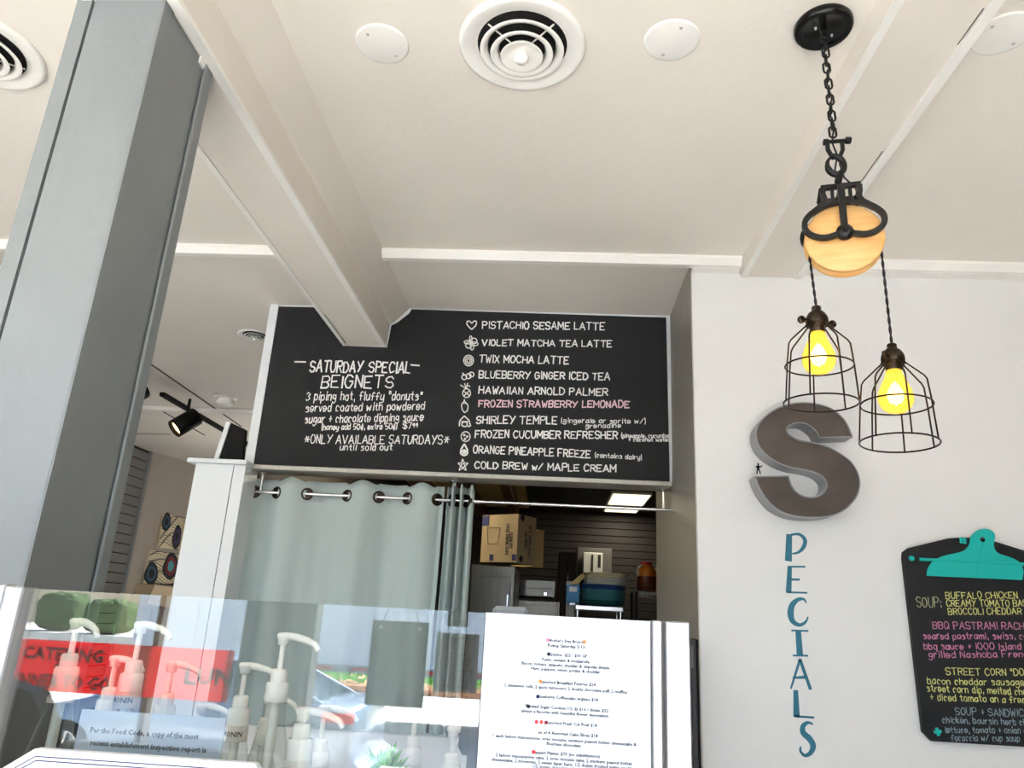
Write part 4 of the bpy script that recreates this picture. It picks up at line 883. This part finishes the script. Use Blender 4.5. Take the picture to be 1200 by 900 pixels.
# inspection notice
p0 = aY(96, 831, 1.06); p1 = aY(265, 842, 1.06); q0 = aY(80, 893, 1.06)
nt_ = empty('notice_card', (p0.x + .1, 1.06, q0.z), 'white inspection notice card inside the glass at lower left', 'notice')
zt_, zl_ = (p0.z + p1.z) / 2, q0.z - .06
box((p0.x, 1.06, zl_), (p1.x, 1.062, zt_)).build('card', 'paper', nt_, True)
for (y, s, x0, x1) in ((855, 'Per the Food Code, a copy of the most', 106, 234), (870, 'recent establishment inspection report is', 106, 243), (884, 'available upon request.', 104, 180)):
    a = aY(x0, y, 1.059); b = aY(x1, y + 1, 1.059); stext(s, b.x - a.x, ((a.x + b.x) / 2, 1.0595, a.z), 'lettering', 'paper_ink', nt_)
# framed white sign at the bottom left, outside the glass
fs = empty('framed_sign', (-.5, .97, 1.2), 'white board with a double navy border in front of the case glass, bottom left', 'sign')
def fsb(px, d): p = aY(*px, .965); return p
TL, TR = aY(40, 880, .965), aY(298, 897, .965); BL = aY(8, 905, .965)
zT = (TL.z + TR.z) / 2 + .002
o2 = [(TL.x - .045, 1.15), (TL.x - .045, zT - .03), (TL.x, zT), (TR.x, zT), (TR.x + .02, zT - .02), (TR.x + .02, 1.15)]
MB().prism([(x, .965, z_) for x, z_ in o2], (0, .012, 0)).build('board', 'white_paint', fs, True)
for off in (.008, .0125):
    mb = MB(); pts = [Vector((x, .965, z_)) for x, z_ in [(TL.x - .045 + off, 1.16), (TL.x - .045 + off, zT - .03 - off * .4), (TL.x + off * .4, zT - off), (TR.x - off * .2, zT - off), (TR.x + .02 - off, zT - .02 - off * .4), (TR.x + .02 - off, 1.16)]]
    for a, b in zip(pts, pts[1:]): mb.ribbon([a, b], [.0012, .0012], (0, -1, 0), .0005)
    mb.build('border_line', 'navy', fs, True)
# syrup bottles with pumps
def bottle(px, ytop, Y, rz_, label, g='syrup bottles with white pumps', stem=.05, lab=True):
    tp = aY(px, ytop, Y); base = 1.046
    e = empty('syrup_bottle', (tp.x, Y, base), label, 'bottle', g)
    h = tp.z - base; zc = h - stem - .014
    MB().lathe([(.001, 0), (.036, 0), (.038, .006), (.038, zc * .52), (.034, zc * .62), (.018, zc * .82), (.0155, zc - .02)], n=24).build('glass', 'bottle_glass', e)
    MB().lathe([(.001, .004), (.034, .004), (.034, zc * .35), (.001, zc * .35)], n=20).build('syrup', 'brown_sauce', e)
    MB().tube([(0, 0, .02), (0, 0, zc - .03)], .0075, 10).build('dip_tube', 'pump_white', e)
    cp_ = MB().lathe([(.0165, zc - .034), (.0175, zc - .032), (.0175, zc - .010), (.0155, zc - .006)], n=24)
    cp_.lathe([(.0125, zc - .008), (.0125, zc + .008), (.0105, zc + .012), (.006, zc + .013)], n=24); cp_.build('collar', 'pump_white', e)
    MB().tube([(0, 0, zc + .01), (0, 0, h - .01)], .0044, 12).build('stem', 'pump_white', e)
    u = Vector((math.cos(rz_), math.sin(rz_), 0)); hd_ = MB()
    hd_.lathe([(.001, 0), (.008, -.0005), (.011, -.003), (.011, -.008), (.0085, -.011), (.0085, -.018), (.0045, -.019)], (0, 0, h), 20)
    hd_.tube([Vector((0, 0, h - .005)), u * .018 + Vector((0, 0, h - .006)), u * .036 + Vector((0, 0, h - .010)), u * .05 + Vector((0, 0, h - .016)), u * .056 + Vector((0, 0, h - .024))], [.0055, .0058, .0052, .0045, .004], 10)
    hd_.build('pump_head', 'pump_white', e)
    if lab:
        MB().lathe([(.0182, zc - .056), (.0185, zc - .055), (.0185, zc - .033), (.018, zc - .032)], n=24).build('label', 'bottle_label', e)
        o = stext('MONIN', .034, (0, 0, 0), 'lettering', 'ink', None, height=.0085); o.parent = e
        for v in o.data.vertices: a = v.co.x / .0187; v.co = Vector((.0187 * math.sin(a), -.0187 * math.cos(a), zc - .044 + v.co.z))
    return e
for b_ in ((334, 741, 1.20, .05, 'tallest syrup bottle with a white pump, right of centre of the glass', 0.052, False), (289, 776, 1.30, .05, 'labelled syrup bottle just left of the tallest pump', .05, True), (92, 724, 1.16, -.45, 'leftmost syrup bottle with a raised white pump', .05, True),
           (167, 728, 1.20, -.15, 'syrup bottle with a tall pump, second from the left', .056, True), (137, 768, 1.34, -.1, 'syrup bottle between the two tall left pumps', .05, False), (203, 774, 1.32, .0, 'syrup bottle with a low pump over the notice card', .05, False),
           (238, 823, 1.42, .05, 'low syrup bottle right of the notice card', .04, False), (316, 813, 1.50, .0, 'low syrup bottle behind the tallest pump', .04, False), (357, 828, 1.10, .1, 'short labelled syrup bottle right of the tallest pump', .02, True), (381, 826, 1.34, .3, 'syrup bottle with a thin pump at the right of the group', .05, False),
           (487, 833, 1.45, .2, 'syrup pump bottle added for a ghost reflection below the hanging black sign', .04, False), (532, 850, 1.34, .2, 'syrup pump bottle added for a ghost reflection beside the menu sheet', .04, False)):
    bottle(b_[0], b_[1], b_[2], b_[3], b_[4], stem=b_[5], lab=b_[6])  # the last two are added bottles standing in for ghost reflections
# little plants
def plant(px, py, Y, r, label):
    c = aY(px, py, Y); e = empty('small_plant', (c.x, Y, 1.046), label, 'plant'); h = c.z - 1.046
    MB().lathe([(.001, 0), (.022, 0), (.028, .05), (.03, h - .02), (.001, h - .022)], n=16).build('pot', 'granite', e)
    mb = MB(); rn = random.Random(px)
    for i in range(60):
        a = rn.uniform(0, 2 * PI); b = rn.uniform(.2, 1.4); d = Vector((math.cos(a) * math.cos(b), math.sin(a) * math.cos(b), math.sin(b))) * r * rn.uniform(.6, 1.1); o = Vector((0, 0, h - .02)); s = d.cross(Vector((0, 0, 1))).normalized() * r * .12
        mb.add([o + d * .2, o + d * .6 + s, o + d, o + d * .6 - s], [(0, 1, 2, 3)])
    mb.build('leaves', 'plant', e, fix=False)
plant(452, 899, 1.1, .05, 'bright green leafy plant at the foot of the glass, below the black sign')
plant(240, 890, 1.045, .014, 'tiny green plant at the corner of the notice card')
# dark device at the foot of the jamb
dd = unit('card_terminal', (808, 748), (822, 930), 2.9, .08, 'black_plastic', 'black device hung on the jamb between the case post and the white wall', 'device', [('side_rail', .75, 0, .98, .995, .01, 'lampblack'), ('keypad', .1, .8, .45, .95, .006, 'frame_dark')])

# ================================================================ THINGS MIRRORED IN THE GLASS: hung by the shop front and out in the street
DY = 2 * GY - 4.44
def mq(q4, Yv=4.44): return [mir(*q_, Yv) for q_ in q4]
A, B, Cc, D = mq([(437, 727), (502, 729), (496, 829), (427, 827)]); x0, x1, z1, z0 = (A.x + D.x) / 2, (B.x + Cc.x) / 2, (A.z + B.z) / 2, (Cc.z + D.z) / 2
hs = empty('hanging_sign', ((x0 + x1) / 2, DY, z1 + .1), 'black backed sign hanging on chains in the shop door, mirrored in the case glass', 'sign')
MB().bbox((x0, DY - .006, z0), (x1, DY + .006, z1), .002).build('board', 'lampblack', hs, True)
for s, xx in ((1, x0 + .05), (-1, x1 - .05)):
    MB().tube([(xx, DY + .008, z1 - .03), (xx + s * .07, DY, z1 + .16)], .003, 6).build('chain', 'black_metal', hs, True)
    MB().lathe([(.001, .009), (.012, .008), (.012, .005)], (xx, DY, z1 - .035), 12, ax='y').build('eyelet', 'trim', hs, True)
for (q4, lab) in (([(513, 741), (562, 743), (556, 812), (507, 810)], 'printed paper notice taped beside the hanging sign, mirrored in the glass'), ([(526, 716), (549, 717), (547, 735), (524, 734)], 'small paper notice above the printed one, mirrored in the glass')):
    A, B, Cc, D = mq(q4, 4.42); e = empty('paper_notice', (A.x, 2 * GY - 4.42, D.z), lab, 'notice')
    box((min(A.x, D.x), -2.42, D.z), (B.x, -2.418, A.z)).build('paper', 'grey_plastic', e, True)
    mb = MB(); n = int((A.z - D.z) / .028)
    for i in range(1, n): w_ = (.35 + .3 * random.random()) * (B.x - A.x) / 2; mb.box(((A.x + B.x) / 2 - w_, -2.4178, D.z + i * .028), ((A.x + B.x) / 2 + w_, -2.4172, D.z + i * .028 + .007))
    mb.build('print', 'asphalt_dark', e, True)
# dark chair back
c = mir(12, 800, 3.4); e = empty('lounge_chair', (c.x - .05, -1.4, 0), 'black high backed chair by the shop window, mirrored at the lower left of the glass', 'chair')
pts = [(-.36, .35), (.30, .35), (.31, .7), (.28, .95), (.18, 1.09), (.0, 1.13), (-.2, 1.1), (-.33, 1.0), (-.37, .75)]
MB().prism([(x, -.08, z_) for x, z_ in pts], (0, .12, 0)).build('backrest', 'lampblack', e); MB().bbox((-.34, -.6, .36), (.3, -.08, .48), .02).build('seat', 'lampblack', e)
for x in (-.3, .26):
    for y in (-.55, -.05): MB().tube([(x, y, 0), (x, y, .37)], .016, 8).build('leg', 'black_metal', e)
# round table by the door
c = mir(415, 885, 3.4); e = empty('round_table', (c.x, -1.4, 0), 'round pale stone cafe table, mirrored at the foot of the glass', 'table')
tz = .72
MB().lathe([(.001, tz - .03), (.36, tz - .03), (.37, tz - .01), (.36, tz), (.001, tz)], n=40).build('tabletop', 'granite', e); MB().tube([(0, 0, .03), (0, 0, tz - .03)], .03, 12).build('pedestal', 'black_metal', e); MB().lathe([(.001, .03), (.05, .03), (.24, .01), (.25, 0)], n=28).build('base', 'black_metal', e)
# street: trailer, car, hedges
tx0, tx1, ty = -8.2, 3.5, -13.0
tr_ = empty('trailer', ((tx0 + tx1) / 2, ty - 1.2, -.65), 'long white semi trailer parked across the street, mirrored in the glass', 'trailer')
box((tx0, ty - 2.4, .48), (tx1, ty, 3.3)).build('box_body', 'trailer', tr_, True)
box((tx0, ty - 2.38, .36), (tx1, ty + .015, .50)).build('lower_rail', 'trailer_grey', tr_, True)
for k in range(24):
    x = tx0 + .25 + k * .48; box((x, ty, .56), (x + .03, ty + .02, 3.2)).build('rib', 'trailer', tr_, True)
for k in range(16): x = tx0 + .1 + k * .72; box((x, ty + .015, .41), (x + .34, ty + .022, .46)).build('reflective_tape', 'red' , tr_, True)
for x in (-6.9, -5.8, 2.2): MB().lathe([(.001, -.12), (.3, -.12), (.48, -.1), (.5, 0), (.48, .1), (.001, .12)], (x, ty - .25, -.15), 28, ax='y').build('wheel', 'tyre', tr_, True)
for x in (-1.2,): box((x, ty - .4, -.62), (x + .12, ty - .3, .36)).build('landing_leg', 'trailer_grey', tr_, True)
def car(x_front, x_rear, yc, label):
    g = -.65; e = empty('car', ((x_front + x_rear) / 2, yc, g), label, 'car'); s = (x_rear - x_front) / 4.7; hw = .9
    def X(t): return (t - 2.35) * s
    lowp = [(0, .45), (.05, .62), (.25, .74), (1.1, .92), (1.45, .98), (3.9, 1.02), (4.55, .98), (4.68, .85), (4.7, .4), (4.6, .25), (.1, .22)]
    prof = smooth_pts([Vector((X(a), 0, b)) for a, b in lowp], 3, True)
    n = len(prof); V = []; secs = ((-hw, .93, .96), (-hw + .06, 1, 1), (hw - .06, 1, 1), (hw, .93, .96))
    for (yy, kx, kz) in secs: V += [Vector((p.x * (kx * .5 + .5), yy, (p.z - .5) * kz + .5)) for p in prof]
    Fs = [(r * n + i, r * n + (i + 1) % n, (r + 1) * n + (i + 1) % n, (r + 1) * n + i) for r in range(3) for i in range(n)] + [tuple(range(n)), tuple(range(3 * n, 4 * n))]
    MB().add(V, Fs, True).build('body', 'car_paint', e)
    cab = [(1.35, .96), (2.05, 1.36), (2.5, 1.44), (3.1, 1.42), (3.6, 1.28), (4.15, 1.0)]
    cp2 = smooth_pts([Vector((X(a), 0, b)) for a, b in cab], 3); n = len(cp2); V = []
    for yy, k_ in ((-hw + .08, 0), (hw - .08, 0)):
        for p in cp2: V.append(Vector((p.x, yy - math.copysign((p.z - .96) * .42, yy), p.z)))
    MB().add(V, [(i, i + 1, n + i + 1, n + i) for i in range(n - 1)] + [tuple(range(n)), tuple(range(2 * n - 1, n - 1, -1))], True).build('cabin', 'car_glass', e)
    rf = [v for v in cp2 if v.z > 1.3]; V = []
    for yy in (-.62, .62): V += [Vector((p.x, yy, p.z + .012)) for p in rf]
    n = len(rf); MB().add(V, [(i, i + 1, n + i + 1, n + i) for i in range(n - 1)], True).build('roof', 'car_paint', e)
    for sy in (-1, 1):
        for (a0, b0, a1, b1) in ((3.62, 1.27, 4.2, 1.0), (2.72, 1.42, 2.78, 1.0), (1.35, .97, 2.05, 1.36)):
            def cpz(a_, z_): return Vector((X(a_), sy * (hw - .075 - (z_ - .96) * .42), z_))
            MB().tube([cpz(a0, b0), cpz(a1, b1)], .035, 6).build('pillar', 'car_paint', e)
        for a_ in (.95, 3.75):
            w_ = MB().lathe([(.20, -.1), (.30, -.1), (.33, -.07), (.33, .07), (.30, .1), (.20, .1)], (X(a_), sy * (hw - .07), .33), 28, ax='y').build('wheel', 'tyre', e)
            hb = MB()
            for k in range(9): t_ = 2 * PI * k / 9; hb.tube([(X(a_), sy * (hw + .02), .33), (X(a_) + .2 * math.cos(t_), sy * (hw + .02), .33 + .2 * math.sin(t_))], .014, 6)
            hb.tube([(X(a_) + .205 * math.cos(2 * PI * i / 24), sy * (hw + .02), .33 + .205 * math.sin(2 * PI * i / 24)) for i in range(24)], .014, 6, True)
            hb.build('wheel_rim', 'rod', w_)
        MB().bbox((X(4.25), sy * (hw - .1) - .06, .81), (X(4.66), sy * (hw - .1) + .115, .94), .02).build('tail_light', 'tail_light', e)
    return e
car(-6.95, -2.35, -8.75, 'silver blue sedan parked in the street, mirrored left of the hanging sign')
def bush(c, r, m, label, seed, sq=1.0):
    e = empty('hedge', (c[0], c[1], c[2] - r[2]), label, 'hedge', 'clipped hedges across the street'); V = []; Fs = []; nu, nv_ = 48, 26
    for j in range(nv_ + 1):
        for i in range(nu):
            a, b = 2 * PI * i / nu, PI * j / nv_ - PI / 2; d = Vector((math.cos(a) * math.cos(b), math.sin(a) * math.cos(b), math.sin(b))); d = Vector([math.copysign(abs(t_) ** sq, t_) for t_ in d])
            k_ = 1 + .10 * noise.noise(d * 4 + Vector((seed, 0, 0))) + .05 * noise.noise(d * 14 + Vector((seed, 0, 0))); V.append(Vector((d.x * r[0], d.y * r[1], d.z * r[2] + r[2])) * k_)
    Fs = [(j * nu + i, j * nu + (i + 1) % nu, (j + 1) * nu + (i + 1) % nu, (j + 1) * nu + i) for j in range(nv_) for i in range(nu)]
    MB().add(V, Fs, True).build('foliage', m, e); MB().tube([(0, 0, 0), (0, 0, r[2])], .08, 8).build('trunk', 'rafter', e)
for (q0, q1, yt, m, lab, sd_) in ((34, 80, 694, 'hedge', 'dark clipped tree at the far left of the mirrored street', 1), (99, 147, 703, 'hedge', 'rounded green clipped bush in the mirrored street', 5), (143, 172, 708, 'hedge_olive', 'olive bush beside the brown window bar in the mirrored street', 9)):
    A = mir(q0, 745, 22); B = mir(q1, 745, 22); T_ = mir((q0 + q1) / 2, yt, 22); zt2 = T_.z; zb2 = .5
    bush(((A.x + B.x) / 2, -20.4 + .3 * (sd_ == 5) - 1.4 * (sd_ == 9), (zt2 + zb2) / 2), ((B.x - A.x) / 2, .6, (zt2 - zb2) / 2), m, lab, sd_, .55)
struct('wall_hedge_planter', box((-22, -22.6, -.65), (-8.6, -19.2, .48)), 'concrete')
gb = MB(); rn = random.Random(3)
for i in range(420):
    x = -8 + rn.random() * 9; y = -21.6 + rn.random() * 1.3; z_ = -.5 + rn.random() * .4; d = Vector((rn.uniform(-1, 1), rn.uniform(-1, 1), rn.uniform(.2, 1))).normalized() * .3; s = d.cross(Vector((0, 1, .3))).normalized() * .08
    z_ = max(z_, -.49); gb.add([Vector((x, y, z_)), Vector((x, y, z_)) + d * .5 + s, Vector((x, y, z_)) + d, Vector((x, y, z_)) + d * .5 - s], [(0, 1, 2, 3)])
gb.build('ground_cover', 'plant', label='low leafy planting at the kerb in front of the trailer, mirrored', cat='planting', kind='stuff', fix=False)
